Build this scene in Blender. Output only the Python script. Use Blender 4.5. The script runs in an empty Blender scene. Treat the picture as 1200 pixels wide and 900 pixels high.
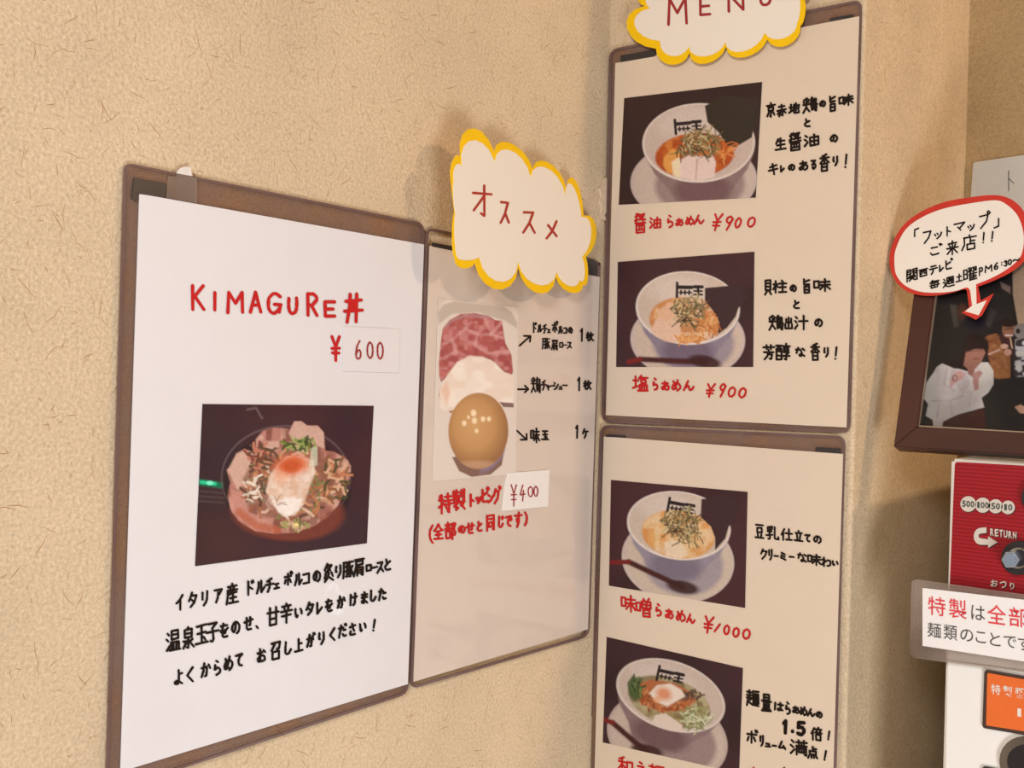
import bpy, bmesh, math, random
import numpy as np
from mathutils import Vector
random.seed(7)
C = bpy.context.scene.collection
SC = bpy.context.scene

# ------------------------------------------------------------------ camera
F, YAW, PITCH, ROLL = 1179.10, 0.8982007, -0.0086487, 0.0237413
CX, CY, CZ = -1.0221955, -0.6752304, 0.04
def basis():
    cy, sy = math.cos(YAW), math.sin(YAW)
    f = np.array([sy*math.cos(PITCH), cy*math.cos(PITCH), math.sin(PITCH)])
    r = np.array([cy, -sy, 0.0]); u = np.cross(r, f)
    c, s = math.cos(ROLL), math.sin(ROLL)
    return c*r+s*u, -s*r+c*u, f
RR, UU, FF = basis()
CAM = np.array([CX, CY, CZ])
cd = bpy.data.cameras.new('camera'); cam = bpy.data.objects.new('camera', cd); C.objects.link(cam)
from mathutils import Matrix
M = Matrix(((RR[0], UU[0], -FF[0], CX), (RR[1], UU[1], -FF[1], CY), (RR[2], UU[2], -FF[2], CZ), (0, 0, 0, 1)))
cam.matrix_world = M
cd.sensor_fit = 'HORIZONTAL'; cd.sensor_width = 36; cd.lens = F/1200*36
cd.clip_start = 0.01; cd.clip_end = 50
SC.camera = cam

# ------------------------------------------------------------------ world, lights, exposure
w = bpy.data.worlds.new('world'); SC.world = w; w.use_nodes = True
w.node_tree.nodes['Background'].inputs[0].default_value = (1.0, 0.86, 0.74, 1)
w.node_tree.nodes['Background'].inputs[1].default_value = 0.06
def area(name, loc, target, size, power, col, sy=None):
    d = bpy.data.lights.new(name, 'AREA'); d.energy = power; d.color = col; d.size = size
    if sy: d.shape = 'RECTANGLE'; d.size_y = sy
    o = bpy.data.objects.new(name, d); C.objects.link(o); o.location = loc
    o.rotation_euler = (Vector(target)-Vector(loc)).to_track_quat('-Z', 'Y').to_euler()
    return o
# daylight reflected up from the counter and window, low behind the camera
area('window_light', (-1.0, -1.45, -0.80), (-0.1, -0.25, -0.1), 0.55, 15.6, (1.0, 0.96, 0.94))
# warm ceiling lamp in the recess to the right: throws the cards' and the corner's shadows
area('ceiling_lamp', (0.22, -1.75, 0.80), (-0.2, 0, 0.0), 0.12, 8.6, (1.0, 0.66, 0.38))
# fill light added at the left to brighten the left wall
area('left_fill', (-1.85, -0.85, 0.6), (-0.9, 0, 0.0), 0.3, 19, (1.0, 0.91, 0.85))
SC.view_settings.view_transform = 'Standard'; SC.view_settings.look = 'None'
SC.view_settings.exposure = 0.0; SC.view_settings.gamma = 1.0; SC.view_settings.use_curve_mapping = False

# ------------------------------------------------------------------ helpers
def ray(px, py):
    return (px-600.0)/F*RR + (450.0-py)/F*UU + FF
def onplane(px, py, pl):
    p0, n = pl
    d = ray(px, py)
    t = np.dot(np.asarray(p0)-CAM, n)/np.dot(d, n)
    return CAM+t*d
def PA(off): return ((0, -off, 0), np.array([0, -1.0, 0]))      # left wall, off metres in front
def PB(off): return ((-off, 0, 0), np.array([-1.0, 0, 0]))      # right wall
def shift(pl, off):
    p0, n = pl; n = np.asarray(n)/np.linalg.norm(n)
    return (np.asarray(p0)+n*off, n)
def s2l(c):
    c = np.asarray(c, float)/255.0
    return np.where(c <= 0.04045, c/12.92, ((c+0.055)/1.055)**2.4)
def hx(h): return np.array([int(h[i:i+2], 16) for i in (0, 2, 4)], float)
def alb(h, white):                      # what ink looks like on a white seen as `white`
    return np.clip(s2l(hx(h))/s2l(hx(white))*0.80, 0.004, 0.9)

def mat(name, col, rough=0.6, spec=0.5, coat=0.0, metal=0.0, noise=0.0, scale=60, bump=0.0, bscale=300, coatr=0.05):
    m = bpy.data.materials.new(name); m.use_nodes = True
    nt = m.node_tree; b = nt.nodes['Principled BSDF']
    b.inputs['Base Color'].default_value = (*col, 1)
    b.inputs['Roughness'].default_value = rough
    b.inputs['Specular IOR Level'].default_value = spec
    b.inputs['Metallic'].default_value = metal
    b.inputs['Coat Weight'].default_value = coat
    b.inputs['Coat Roughness'].default_value = coatr
    tc = nt.nodes.new('ShaderNodeTexCoord')
    if noise:
        n = nt.nodes.new('ShaderNodeTexNoise'); n.inputs['Scale'].default_value = scale; n.inputs['Detail'].default_value = 4
        r = nt.nodes.new('ShaderNodeMapRange'); r.inputs[3].default_value = 1-noise; r.inputs[4].default_value = 1+noise
        r.inputs[1].default_value = 0.3; r.inputs[2].default_value = 0.7
        mx = nt.nodes.new('ShaderNodeMix'); mx.data_type = 'RGBA'; mx.blend_type = 'MULTIPLY'; mx.inputs[0].default_value = 1
        mx.inputs[6].default_value = (*col, 1)
        nt.links.new(tc.outputs['Object'], n.inputs['Vector']); nt.links.new(n.outputs[0], r.inputs[0])
        nt.links.new(r.outputs[0], mx.inputs[7]); nt.links.new(mx.outputs[2], b.inputs['Base Color'])
    if bump:
        n = nt.nodes.new('ShaderNodeTexNoise'); n.inputs['Scale'].default_value = bscale; n.inputs['Detail'].default_value = 3
        bp = nt.nodes.new('ShaderNodeBump'); bp.inputs['Strength'].default_value = bump; bp.inputs['Distance'].default_value = 0.001
        nt.links.new(tc.outputs['Object'], n.inputs['Vector']); nt.links.new(n.outputs[0], bp.inputs['Height'])
        nt.links.new(bp.outputs[0], b.inputs['Normal'])
    return m

def plaster(name='sand_plaster', mul=(1, 1, 1)):
    m = bpy.data.materials.new(name); m.use_nodes = True
    nt = m.node_tree; b = nt.nodes['Principled BSDF']; L = nt.links.new
    b.inputs['Roughness'].default_value = 0.85; b.inputs['Specular IOR Level'].default_value = 0.2
    tc = nt.nodes.new('ShaderNodeTexCoord')
    n1 = nt.nodes.new('ShaderNodeTexNoise'); n1.inputs['Scale'].default_value = 185; n1.inputs['Detail'].default_value = 7; n1.inputs['Roughness'].default_value = 0.82
    n2 = nt.nodes.new('ShaderNodeTexNoise'); n2.inputs['Scale'].default_value = 9; n2.inputs['Detail'].default_value = 3
    n3 = nt.nodes.new('ShaderNodeTexNoise'); n3.inputs['Scale'].default_value = 360; n3.inputs['Detail'].default_value = 6; n3.inputs['Roughness'].default_value = 0.75
    v = nt.nodes.new('ShaderNodeTexVoronoi'); v.inputs['Scale'].default_value = 330
    for n in (n1, n2, n3, v): L(tc.outputs['Object'], n.inputs['Vector'])
    cr = nt.nodes.new('ShaderNodeValToRGB')
    e = cr.color_ramp.elements
    e[0].position = 0.30; e[0].color = (0.58, 0.46, 0.31, 1)
    e[1].position = 0.62; e[1].color = (0.87, 0.72, 0.51, 1)
    for k in (0, 1): e[k].color = tuple(e[k].color[j]*mul[j] for j in range(3))+(1,)
    L(n3.outputs[0], cr.inputs[0])
    mx = nt.nodes.new('ShaderNodeMix'); mx.data_type = 'RGBA'; mx.blend_type = 'MULTIPLY'; mx.inputs[0].default_value = 1
    r = nt.nodes.new('ShaderNodeMapRange'); r.inputs[3].default_value = 0.93; r.inputs[4].default_value = 1.05
    r.inputs[1].default_value = 0.3; r.inputs[2].default_value = 0.7
    L(n2.outputs[0], r.inputs[0]); L(cr.outputs[0], mx.inputs[6]); L(r.outputs[0], mx.inputs[7]); L(mx.outputs[2], b.inputs['Base Color'])
    ad = nt.nodes.new('ShaderNodeMath'); ad.operation = 'ADD'; L(n1.outputs[0], ad.inputs[0])
    ml = nt.nodes.new('ShaderNodeMath'); ml.operation = 'MULTIPLY'; ml.inputs[1].default_value = 0.35
    L(v.outputs['Distance'], ml.inputs[0]); L(ml.outputs[0], ad.inputs[1])
    bp = nt.nodes.new('ShaderNodeBump'); bp.inputs['Strength'].default_value = 0.85; bp.inputs['Distance'].default_value = 0.0021
    L(ad.outputs[0], bp.inputs['Height']); L(bp.outputs[0], b.inputs['Normal'])
    return m

def film(name, tint, refl, w_trans=0.8, rough=0.08):
    m = bpy.data.materials.new(name); m.use_nodes = True
    nt = m.node_tree; L = nt.links.new
    for n in list(nt.nodes):
        if n.type != 'OUTPUT_MATERIAL': nt.nodes.remove(n)
    out = nt.nodes['Material Output']
    tr = nt.nodes.new('ShaderNodeBsdfTransparent'); tr.inputs[0].default_value = (*tint, 1)
    df = nt.nodes.new('ShaderNodeBsdfPrincipled'); df.inputs['Base Color'].default_value = (*refl, 1); df.inputs['Roughness'].default_value = rough
    tc = nt.nodes.new('ShaderNodeTexCoord'); n = nt.nodes.new('ShaderNodeTexNoise'); n.inputs['Scale'].default_value = 14
    r = nt.nodes.new('ShaderNodeMapRange'); r.inputs[3].default_value = max(0, 1-w_trans-0.12); r.inputs[4].default_value = min(1, 1-w_trans+0.12)
    r.inputs[1].default_value = 0.35; r.inputs[2].default_value = 0.65
    L(tc.outputs['Object'], n.inputs['Vector']); L(n.outputs[0], r.inputs[0])
    mx = nt.nodes.new('ShaderNodeMixShader'); L(r.outputs[0], mx.inputs[0]); L(tr.outputs[0], mx.inputs[1]); L(df.outputs[0], mx.inputs[2])
    L(mx.outputs[0], out.inputs['Surface'])
    return m

def vcol_mat(name, rough=0.5, coat=0.12, coatr=0.1):
    m = bpy.data.materials.new(name); m.use_nodes = True
    nt = m.node_tree; b = nt.nodes['Principled BSDF']
    a = nt.nodes.new('ShaderNodeAttribute'); a.attribute_name = 'print'
    nt.links.new(a.outputs['Color'], b.inputs['Base Color'])
    b.inputs['Roughness'].default_value = rough; b.inputs['Coat Weight'].default_value = coat; b.inputs['Coat Roughness'].default_value = coatr
    b.inputs['Specular IOR Level'].default_value = 0.25
    return m

def setp(o, label=None, cat=None, group=None, kind=None):
    if label: o['label'] = label
    if cat: o['category'] = cat
    if group: o['group'] = group
    if kind: o['kind'] = kind
    return o
def thing(name, loc, label, cat, group=None):
    o = bpy.data.objects.new(name, None); C.objects.link(o); o.location = loc; o.empty_display_size = 0.02
    return setp(o, label, cat, group)
def origin_of(p):
    v = Vector((0, 0, 0))
    while p is not None: v += Vector(p.location); p = p.parent
    return v
def meshobj(name, verts, faces, m, parent=None, smooth=False, label=None):
    verts = np.asarray(verts, float)
    base = np.array(origin_of(parent))
    me = bpy.data.meshes.new(name); me.from_pydata((verts-base).tolist(), [], faces); me.update()
    if smooth:
        for p in me.polygons: p.use_smooth = True
    if m: me.materials.append(m)
    o = bpy.data.objects.new(name, me); C.objects.link(o)
    if parent: o.parent = parent
    if label: o['label'] = label
    return o
def bmobj(name, bm, m, parent=None, smooth=False, label=None):
    base = origin_of(parent)
    bmesh.ops.translate(bm, verts=bm.verts, vec=-base)
    me = bpy.data.meshes.new(name); bm.to_mesh(me); bm.free()
    if smooth:
        for p in me.polygons: p.use_smooth = True
    me.materials.append(m)
    o = bpy.data.objects.new(name, me); C.objects.link(o)
    if parent: o.parent = parent
    if label: o['label'] = label
    return o
def slab(name, pts, pl, thick, m, parent=None, label=None, hole=None, bev=0):
    """outline given in photo pixels laid on plane pl; a plate of real thickness behind it. hole: inner outline (same count) -> ring"""
    n = np.asarray(pl[1])/np.linalg.norm(pl[1])
    f = [onplane(x, y, pl) for x, y in pts]; b = [p-n*thick for p in f]
    k = len(f)
    if hole is None:
        v = f+b
        faces = [list(range(k)), list(range(2*k-1, k-1, -1))]+[[i, i+k, (i+1) % k+k, (i+1) % k] for i in range(k)]
    else:
        hf = [onplane(x, y, pl) for x, y in hole]; hb = [p-n*thick for p in hf]
        v = f+b+hf+hb; faces = []
        for i in range(k):
            j = (i+1) % k
            faces += [[i, j, 2*k+j, 2*k+i], [i+k, 3*k+i, 3*k+j, j+k], [i, i+k, j+k, j], [2*k+i, 2*k+j, 3*k+j, 3*k+i]]
    me_o = meshobj(name, v, faces, m, parent, label=label)
    bm = bmesh.new(); bm.from_mesh(me_o.data)
    bmesh.ops.recalc_face_normals(bm, faces=bm.faces)
    if hole is None: bmesh.ops.triangulate(bm, faces=[fc for fc in bm.faces if len(fc.verts) > 4])
    bm.to_mesh(me_o.data); bm.free()
    return me_o
def rounded(q, r, n=5, corners=(1, 1, 1, 1)):
    out = []; q = [np.array(p, float) for p in q]
    for i, p in enumerate(q):
        a, b = q[i-1], q[(i+1) % 4]
        if not corners[i]:
            out += [tuple(p)]*(n+1); continue
        da = (a-p)/np.linalg.norm(a-p)*r; db = (b-p)/np.linalg.norm(b-p)*r
        for k in range(n+1):
            t = k/n; s = (1-t)**2*(p+da)+2*t*(1-t)*p+t**2*(p+db); out.append(tuple(s))
    return out
def inset(pts, d):
    c = np.mean(np.array(pts), 0); out = []
    k = len(pts); P = np.array(pts, float)
    for i in range(k):
        a, b = P[i-1], P[(i+1) % k]
        t = b-a
        if np.linalg.norm(t) < 1e-6: t = P[(i+2) % k]-P[i-2]
        t = t/np.linalg.norm(t); nn = np.array([-t[1], t[0]])
        if np.dot(nn, c-P[i]) < 0: nn = -nn
        out.append(tuple(P[i]+nn*d))
    return out
def box(bm, lo, hi):
    vs = [bm.verts.new((x, y, z)) for x in (lo[0], hi[0]) for y in (lo[1], hi[1]) for z in (lo[2], hi[2])]
    for f in ((0, 1, 3, 2), (4, 6, 7, 5), (0, 4, 5, 1), (2, 3, 7, 6), (0, 2, 6, 4), (1, 5, 7, 3)):
        bm.faces.new([vs[i] for i in f])

# ------------------------------------------------------------------ handwriting: one brush path per stroke, on a 100 x 100 cell
O_ = "~8200 9508 8518 7208 8200"      # the little ring of pi, po, pu
D_ = "8000 8713;9200 9910"            # voicing dots
G = {
'イ':"7505 4535 1050;5030 5095",'タ':"4005 2040 0555;3525 8525 6570 2595;3550 6570",'リ':"2510 2555;7505 7550 6575 4095",
'ア':"1015 9015 6045;5030 4565 2595",'ド':"3005 3095;3040 7560;6510 7022;8205 8817",'ル':"3015 3050 1092;6010 6090 9560",
'チ':"7505 2022;0545 9545;5020 5065 3095",'ェ':"2540 7540;5040 5085;1585 8585",'ポ':"0530 8030;4510 4590;2050 0875;6550 8075;"+O_,
'コ':"1520 8520 8585;1585 8585",'ロ':"1520 1585;1520 8520 8585;1585 8585",'ー':"0550 9548",'ス':"1515 8015 5060 1095;5555 9090",
'レ':"3010 3090 9050",'オ':"0530 9530;6005 6090 4585;6035 1080",'メ':"8010 5060 1595;2535 8080",'シ':"1510 3022;0838 2850;1590 5580 9030",
'ャ':"1550 8040 7060;3530 5595",'ュ':"2045 7045 6585;1085 9085",'ト':"3505 3595;3540 8060",'ッ':"1535 2555;4030 4848;8530 7565 4092",
'ピ':"2010 2080 3090 8588;7530 2050;"+O_,'ン':"1515 4030;1590 5575 9030",'グ':"3510 1050;3025 7525 6065 2595;"+D_,
'ク':"3510 1050;3025 8525 6565 2595",'フ':"1015 8515 6560 2095",'マ':"0515 9515 5060;3545 6080",'プ':"1020 8020 6560 2095;"+O_,
'テ':"2015 8015;0540 9540;5040 4575 2595",'ビ':"2010 2080 3090 8588;7530 2050;"+D_,'ヶ':"3505 1050;2530 9530;6530 5570 3595",
'キ':"1530 8520;0560 9550;4505 6095",'ミ':"3018 8035;2545 7560;1570 8590",'ボ':"0530 9030;4510 4590;2050 0875;6550 8075;"+D_,
'ム':"4505 1085 8580;6555 9095",'「':"3590 3515 9005",'」':"6510 6585 1095",
'の':"~5022 4560 2880 1060 2230 5015 8030 9055 8080 6092",'と':"3005 4045;~8025 3050 1570 3590 8590",
'を':"1520 8018;~4505 3040 1560 5050 6555 6070;~9040 5560 3575 4592 8592",'せ':"0540 9530;7010 7060 6065;3010 3080 4090 8090",
'、':"3560 5580",'い':"~1520 1855 3080 4068;~7525 8845 8860",'か':"~0535 5530 6045 5585 4090;3505 2550 0590;8020 9545",
'が':"~0535 5530 6045 5585 4090;3505 2550 0590;7020 8045;"+D_,'け':"1510 1090;4035 9530;~7005 7050 6580 4595",
'ま':"1525 8525;1548 8548;~5005 5080 3090 1580 3070 6580 8592",'し':"~3005 2570 3590 6590 9065",'じ':"~3005 2570 3590 6590 9065;7015 7530;8508 9023",
'た':"0525 6025;3505 0595;6045 9045;~5575 6590 9590",'だ':"0525 6025;3505 0595;6045 9045;~5575 6590 9590;"+D_,
'よ':"5030 8528;~5005 5075 3090 1080 3070 6080 8592",'く':"7505 2050 7595",'ら':"4005 6015;~3030 2560 5550 8065 7585 4095",
'め':"2015 3555 5080;~6505 4560 2085 0865 3035 6530 9050 9075 6095",'て':"~1020 8815 5530 4060 5085 7592",
'で':"~1020 8815 5530 4060 5085 7592;7035 7548;8530 9043",'お':"0530 6028;~3505 3580 2090 1075 4050 8060 8585 5592;7518 9232",
'り':"~2510 2035 2255 3048;~7508 7850 7070 4595",'さ':"1530 8522;~4505 6050 7065;~2560 2088 5092 8090",
'る':"2010 7510 3050;~3050 7045 8070 6092 4090 4075 6080",'あ':"1525 8022;4505 4070 5085;~6535 4075 2085 1070 4050 7545 9060 8580 6592",
'ん':"4505 0590;~2565 3850 5055 5580 7090 9560",'こ':"2020 7020;~2065 2588 8085",'ご':"1525 6522;~1070 2590 7585;"+D_,
'す':"0525 9525;~5505 5550 4065 3050 4540 5850 5075 3595",'わ':"2505 2595;~0530 3030 1075 0580 4045 7530 9050 8580 6090",
'は':"1510 1090;4030 9530;~6805 6880 5090 4080 5572 7580 9090",'な':"0525 5025;3005 1060;7015 9030;~6040 6580 5090 4080 5572 7580 9090",
'え':"4003 6012;2530 7530 1090;~4065 5562 6085 9590",
'丼':"0828 9222;0262 9858;3203 3050 1597;6803 6597;4530 4555;5628 5653",
'産':"5000 5012;1512 8512;3515 4028;6515 5828;1530 9030;1530 1560 0595;4035 3050;3045 8545;5535 5592;3568 8068;2592 9592",
'炙':"4003 1535;3015 7515 5535 2055;4025 6540;2560 1580;7555 8575;5052 4575 1598;5075 9098",
'豚':"1010 1060 0595;1010 4010 4092 3088;1035 4035;1060 4060;5012 9512;7012 5035;6025 7550 7090 6092;7040 5060;7555 5080;9035 7552;7552 9890",
'肩':"1505 9505;2515 2545 0595;2515 8515 8535 2535;3550 3595;3550 8550 8595 7592;3565 8565;3580 8580",
'温':"1015 2025;0540 1550;0590 2570;4008 4045 8545 8508 4008;4026 8526;3558 3590;3558 9058 9090;5258 5290;7258 7290;2592 9892",
'泉':"5000 4012;2512 2545 7545 7512 2512;2528 7528;5048 5092 4088;1560 4060 1590;8055 6068;5562 9092",
'玉':"1512 8512;2045 8045;5012 5090;0590 9590;6565 7578",'子':"2010 8010 5035;~5035 5880 5092 3590;0550 9550",
'甘':"0530 9530;2505 2592;7505 7592;2560 7560;2590 7590",'辛':"5000 5010;1512 8512;3018 3830;7018 6230;0538 9538;1560 8560;5040 5098",
'召':"1510 8510 7840 6042;4512 1545;2555 2592 7892 7855 2555",'上':"5005 5090;5040 8540;0590 9590",
'枚':"0530 4528;2505 2595;2535 0565;2840 4555;6505 5035;5828 9828;8530 7065 4595;5545 7575 9895",
'鶏':"3000 1010;0518 1028;2515 2822;4010 3825;0540 4540;2530 2560 0595;2560 4592;6500 5810;5812 5860;5812 9012 9040 5840;5826 9026;5850 9850;5860 9560 9295 8592;6070 6285;7070 7282;8070 8282",
'味':"0520 0570 3270 3220 0520;4028 9525;3850 9848;6805 6898;6550 3885;7050 9885",
'特':"1510 1030;0530 4030;2505 2595;0565 4050;5018 9218;7003 7038;4538 9838;4555 9855;8040 8095 7090;5565 6378",
'製':"1005 0515;0515 5515;0028 5828;3000 3050;1035 1050;1035 5035 5048;7005 7035;9002 9050 8248;0560 9560;5052 5060;4560 1080;2870 2895 4588;6065 9595;8568 6578",
'全':"5000 3025 0540;5000 7025 9540;2545 7545;2066 8066;0592 9592;5045 5092",
'部':"2500 2510;0512 5012;1516 2030;4016 3530;0035 5535;1050 1090 4590 4550 1050;6508 6598;6508 9208 7840 9260 8575 7272",
'同':"1508 1595;1508 8508 8592 7590;3028 7028;3248 3275 6875 6848 3248",
'京':"5000 5014;0516 9516;2530 2552 7552 7530 2530;5052 5092 4088;2565 1085;7565 9085",
'赤':"2015 8015;5000 5045;0545 9545;4045 3575 2592;6045 6090 5086;2260 1075;7558 9072",
'地':"0535 3535;2010 2070;0278 4062;4040 9525 9258 8256;6805 6870;5015 5080 5590 9590 9575",
'旨':"2008 2040 8040;8012 2025;2555 2595 7895 7855 2555;2575 7875",'生':"3008 1040;2025 8525;5003 5090;2055 8555;0590 9590",
'醤':"1505 1545;0518 1525;0040 1532;3505 2815;3512 8508;4520 4828;6015 6025;8015 7028;3035 9535;7530 7548;0552 9552;1560 1597 8597 8560 1560;4052 4075;6052 6075;1582 8582",
'油':"1010 2222;0538 1850;0592 2565;4030 4092 9292 9230 4030;6608 6692;4060 9260",
'香':"7003 3012;1022 9022;5010 5048;4825 1050;5225 9050;2555 2597 7597 7555 2555;2575 7575",
'貝':"2208 2270 7870 7808 2208;2228 7828;2248 7848;3875 1597;6275 8597",'柱':"0530 4030;2205 2295;2235 0570;2540 4055;6502 7515;4825 9825;5055 9555;4592 9892;7225 7292",
'出':"5005 5092;2015 2045 8045 8015;1058 1092 9092 9058",'汁':"1010 2222;0538 1850;0592 2565;3540 9840;6805 6898",
'芳':"0520 9520;3205 3232;6805 6832;5035 5045;1050 9050;4552 4075 1597;4265 7865 7292 5890",
'醇':"0510 4510;0830 0892 4292 4230 0830;1810 1845;3210 3245;0870 4270;7200 7210;5015 9815;5825 5840 8840 8825 5825;5550 9050 7562;7562 7592 6590;5072 9872",
'塩':"0535 3535;2010 2070;0078 3868;5505 4025;5018 9518;5530 5550 8550 8530 5530;4562 4592;4562 9262 9292;6062 6092;7662 7692;3594 9894",
'豆':"1010 9010;2528 2558 7558 7528 2528;3068 3588;7068 6588;0592 9592",
'乳':"4505 1012;0820 1230;2518 2828;4515 3828;0840 4038 2552;~2552 2890 1595;0070 4862;6505 6585 7092 9592 9578",
'仕':"3005 0555;2035 2095;4040 9840;7005 7088;4588 9588",'立':"5000 5018;1520 8520;3035 3880;7032 6080;0588 9588",
'噌':"0530 0570 2870 2830 0530;5005 5518;8503 7515;4020 4052 9552 9520 4020;6820 6852;4036 9536;4862 4897 8897 8862 4862;4880 8880",
'麺':"0512 4512;2500 2540;0530 4530;0545 4545 3060;1550 0595;1572 4588 9592;5205 9805;5520 5580 9580 9520 5520;6820 6880;8220 8280;6838 8238;6858 8258",
'量':"2505 2535 7535 7505 2505;2520 7520;0542 9542;2550 2575 7575 7550 2550;2562 7562;5050 5092;1584 8584;0594 9594",
'倍':"3005 0550;2035 2098;6800 6812;4015 9515;5220 5535;8520 8035;3840 9840;4855 4895 8895 8855 4855",
'満':"1010 2222;0538 1850;0592 2565;3518 9818;5005 5030;8005 8030;3540 9840;4052 4097;4052 9252 9297 8592;6630 6675;5260 5280 8080 8060",
'点':"5005 5038;5020 8520;2038 2065 8065 8038 2038;1078 0595;3578 3892;5878 6292;8075 9292",
'和':"4005 1015;0530 5030;2812 2895;2840 0570;3245 5060;6025 6085 9585 9525 6025",
'来':"1520 8520;2532 3545;7530 6545;0552 9552;5003 5098;4555 1090;5555 9090",'店':"5000 5012;1015 9515;1515 1560 0095;5525 5560;5540 8540;3560 3595 8595 8560 3560",
'関':"0808 0897;0808 4208 4240 0840;0824 4224;5808 9208 9295 8592;5808 5840 9240;5824 9224;3548 4055;6548 6055;2560 7560;2072 8072;5060 4880 2595;5280 7595",
'西':"0510 9510;1530 1592 8592 8530 1530;3810 3850 2565;6010 6058 7558",'毎':"3005 0535;2018 9518;2535 1585 8085 8535 2535;0560 9860;5035 4885",
'週':"0815 2028;0545 2045 2075 0592;~2075 4590 9892;3808 3860 3070;3808 9208 9270 8568;5022 8022;6515 6535;4836 8236;5045 5065 7865 7845 5045",
'土':"2035 8035;5005 5090;0590 9590",'曜':"0515 0580 3080 3015 0515;0545 3045;4008 6008 6030;4220 5822;4035 6030;7008 9508 9530;7520 9222;7035 9230;5540 4560;5050 5097;5052 9852;5066 9566;5080 9580;5095 9895;7440 7495",
'K':"1505 1595;8005 1555;3045 8595",'I':"5005 5095",'M':"1095 1505 5055 8505 9095",'A':"1095 5005 9095;2565 7565",
'G':"~8520 5005 1530 1575 5095 8570;5055 9055;8555 8090",'U':"~1505 1560 3090 7090 8560 8505",'R':"2005 2095;~2008 6005 8525 6048 2052;4552 8595",
'E':"8510 2010 2090 8590;2050 7550",'N':"1595 1505 8595 8505",'P':"2005 2095;~2008 7005 8525 7048 2052",
'¥':"1005 5045;9005 5045;5045 5097;1050 9050;1570 8570",'0':"~5005 2020 1050 2080 5095 8080 9050 8020 5005",
'6':"~7505 3530 1565 3092 7090 8570 7052 4055 2070",'9':"~8525 5505 2020 2540 5548 8530;8518 7050 4595",'4':"5505 1060 9055;6535 5095",
'1':"2525 5505 5095",'3':"~2015 6005 8025 5045 8055 8580 5095 1585",'5':"8505 2505 2045;~2045 6040 8560 7085 4095 1585",'！':"6505 5068;4588 4692",'.':"5085 5290",
':':"5030 5232;5070 5272",'(':"~7000 3030 3070 7099",')':"~3000 7030 7070 3099",'→':"0550 9050;6025 9050 6075",
'↗':"1090 8515;4015 8515 8060",'↘':"1015 8585;4085 8585 8540",'〜':"~0560 2540 5055 7565 9545",'/':"8505 1595",
}
def stroke_pts(s):
    sm = s.startswith('~'); s = s.lstrip('~')
    P = [np.array([int(t[:2]), int(t[2:])], float)/100-0.5 for t in s.split()]
    if not sm or len(P) < 3: return P
    out = []
    for i in range(len(P)-1):
        p0 = P[max(i-1, 0)]; p1 = P[i]; p2 = P[i+1]; p3 = P[min(i+2, len(P)-1)]
        for k in range(5):
            t = k/5
            out.append(0.5*((2*p1)+(-p0+p2)*t+(2*p0-5*p1+4*p2-p3)*t*t+(-p0+3*p1-3*p2+p3)*t**3))
    out.append(P[-1]); return out
def ribbon(P, wd, V, Fc, Z, smooth=False):
    """a brush stroke of width wd with round ends and elbows, in photo pixels"""
    P = [np.array(p, float) for p in P]; n = len(P)
    z = (Z[-1] if Z else 0)+1
    def cap(p):
        nonlocal z
        b = len(V); z += 1; Z.extend([z]*8)
        for k in range(8):
            a = k*math.pi/4+0.3; V.append(p+np.array([math.cos(a), math.sin(a)])*wd*0.5)
        Fc.append([b+k for k in range(8)])
    if smooth:
        b = len(V)
        for i, p in enumerate(P):
            t = P[min(i+1, n-1)]-P[max(i-1, 0)]
            t = t/(np.linalg.norm(t)+1e-9); nn = np.array([-t[1], t[0]])*wd*0.5*(1.0+0.10*math.sin(i*1.7+p[0]))
            V += [p+nn, p-nn]; z += 0.4; Z += [z, z]
            if i: Fc.append([b+2*i-2, b+2*i-1, b+2*i+1, b+2*i])
        cap(P[0]); cap(P[-1])
    else:
        for i in range(n-1):
            t = P[i+1]-P[i]; t = t/(np.linalg.norm(t)+1e-9); nn = np.array([-t[1], t[0]])*wd*0.5
            b = len(V); z += 1; Z += [z]*4
            V += [P[i]+nn*1.05, P[i]-nn*1.05, P[i+1]-nn*0.92, P[i+1]+nn*0.92]; Fc.append([b, b+1, b+2, b+3])
        for p in P: cap(p)
def write(name, chars, pl, wd, m, parent, label=None, slope=0.0, lean=0.0):
    """chars: (character, centre x, centre y, width, height) in photo pixels on plane pl -> one mesh of ink"""
    V, Fc, Z = [], [], []
    for (ch, cx, cy, cw, chh) in chars:
        for s in G[ch].split(';'):
            s = s.strip()
            P = stroke_pts(s)
            Q = []
            for p in P:
                jx, jy = (random.random()-0.5)*0.03, (random.random()-0.5)*0.03
                u, v = p[0]+jx, p[1]+jy
                Q.append((cx+u*cw+v*chh*lean, cy+v*chh+u*cw*slope))
            ribbon(Q, wd, V, Fc, Z, s.startswith('~'))
    # each stroke lies a hair above the one before so that nothing is coplanar
    nn = np.asarray(pl[1])/np.linalg.norm(pl[1])
    W3 = [onplane(x, y, pl)+nn*2.5e-6*(z % 140) for (x, y), z in zip(V, Z)]
    return meshobj(name, W3, Fc, m, parent, label=label)
def row(text, xs, y0, y1, h, ws, slope=None):
    n = len(text); xs = list(xs); out = []
    hh = h if isinstance(h, (list, tuple)) else None
    for i, ch in enumerate(text):
        t = (xs[i]-xs[0])/(xs[-1]-xs[0]+1e-9)
        out.append((ch, xs[i], y0+(y1-y0)*t, ws[i] if isinstance(ws, (list, tuple)) else ws, (hh[i] if hh else h)))
    return out
def crop(lst, ox, oy, k, hs=1.0):
    """characters measured in an enlarged view of the photograph -> photo pixels"""
    return [(c, ox+x/k, oy+y/k, w_/k, h_/k*hs) for (c, x, y, w_, h_) in lst]

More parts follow.
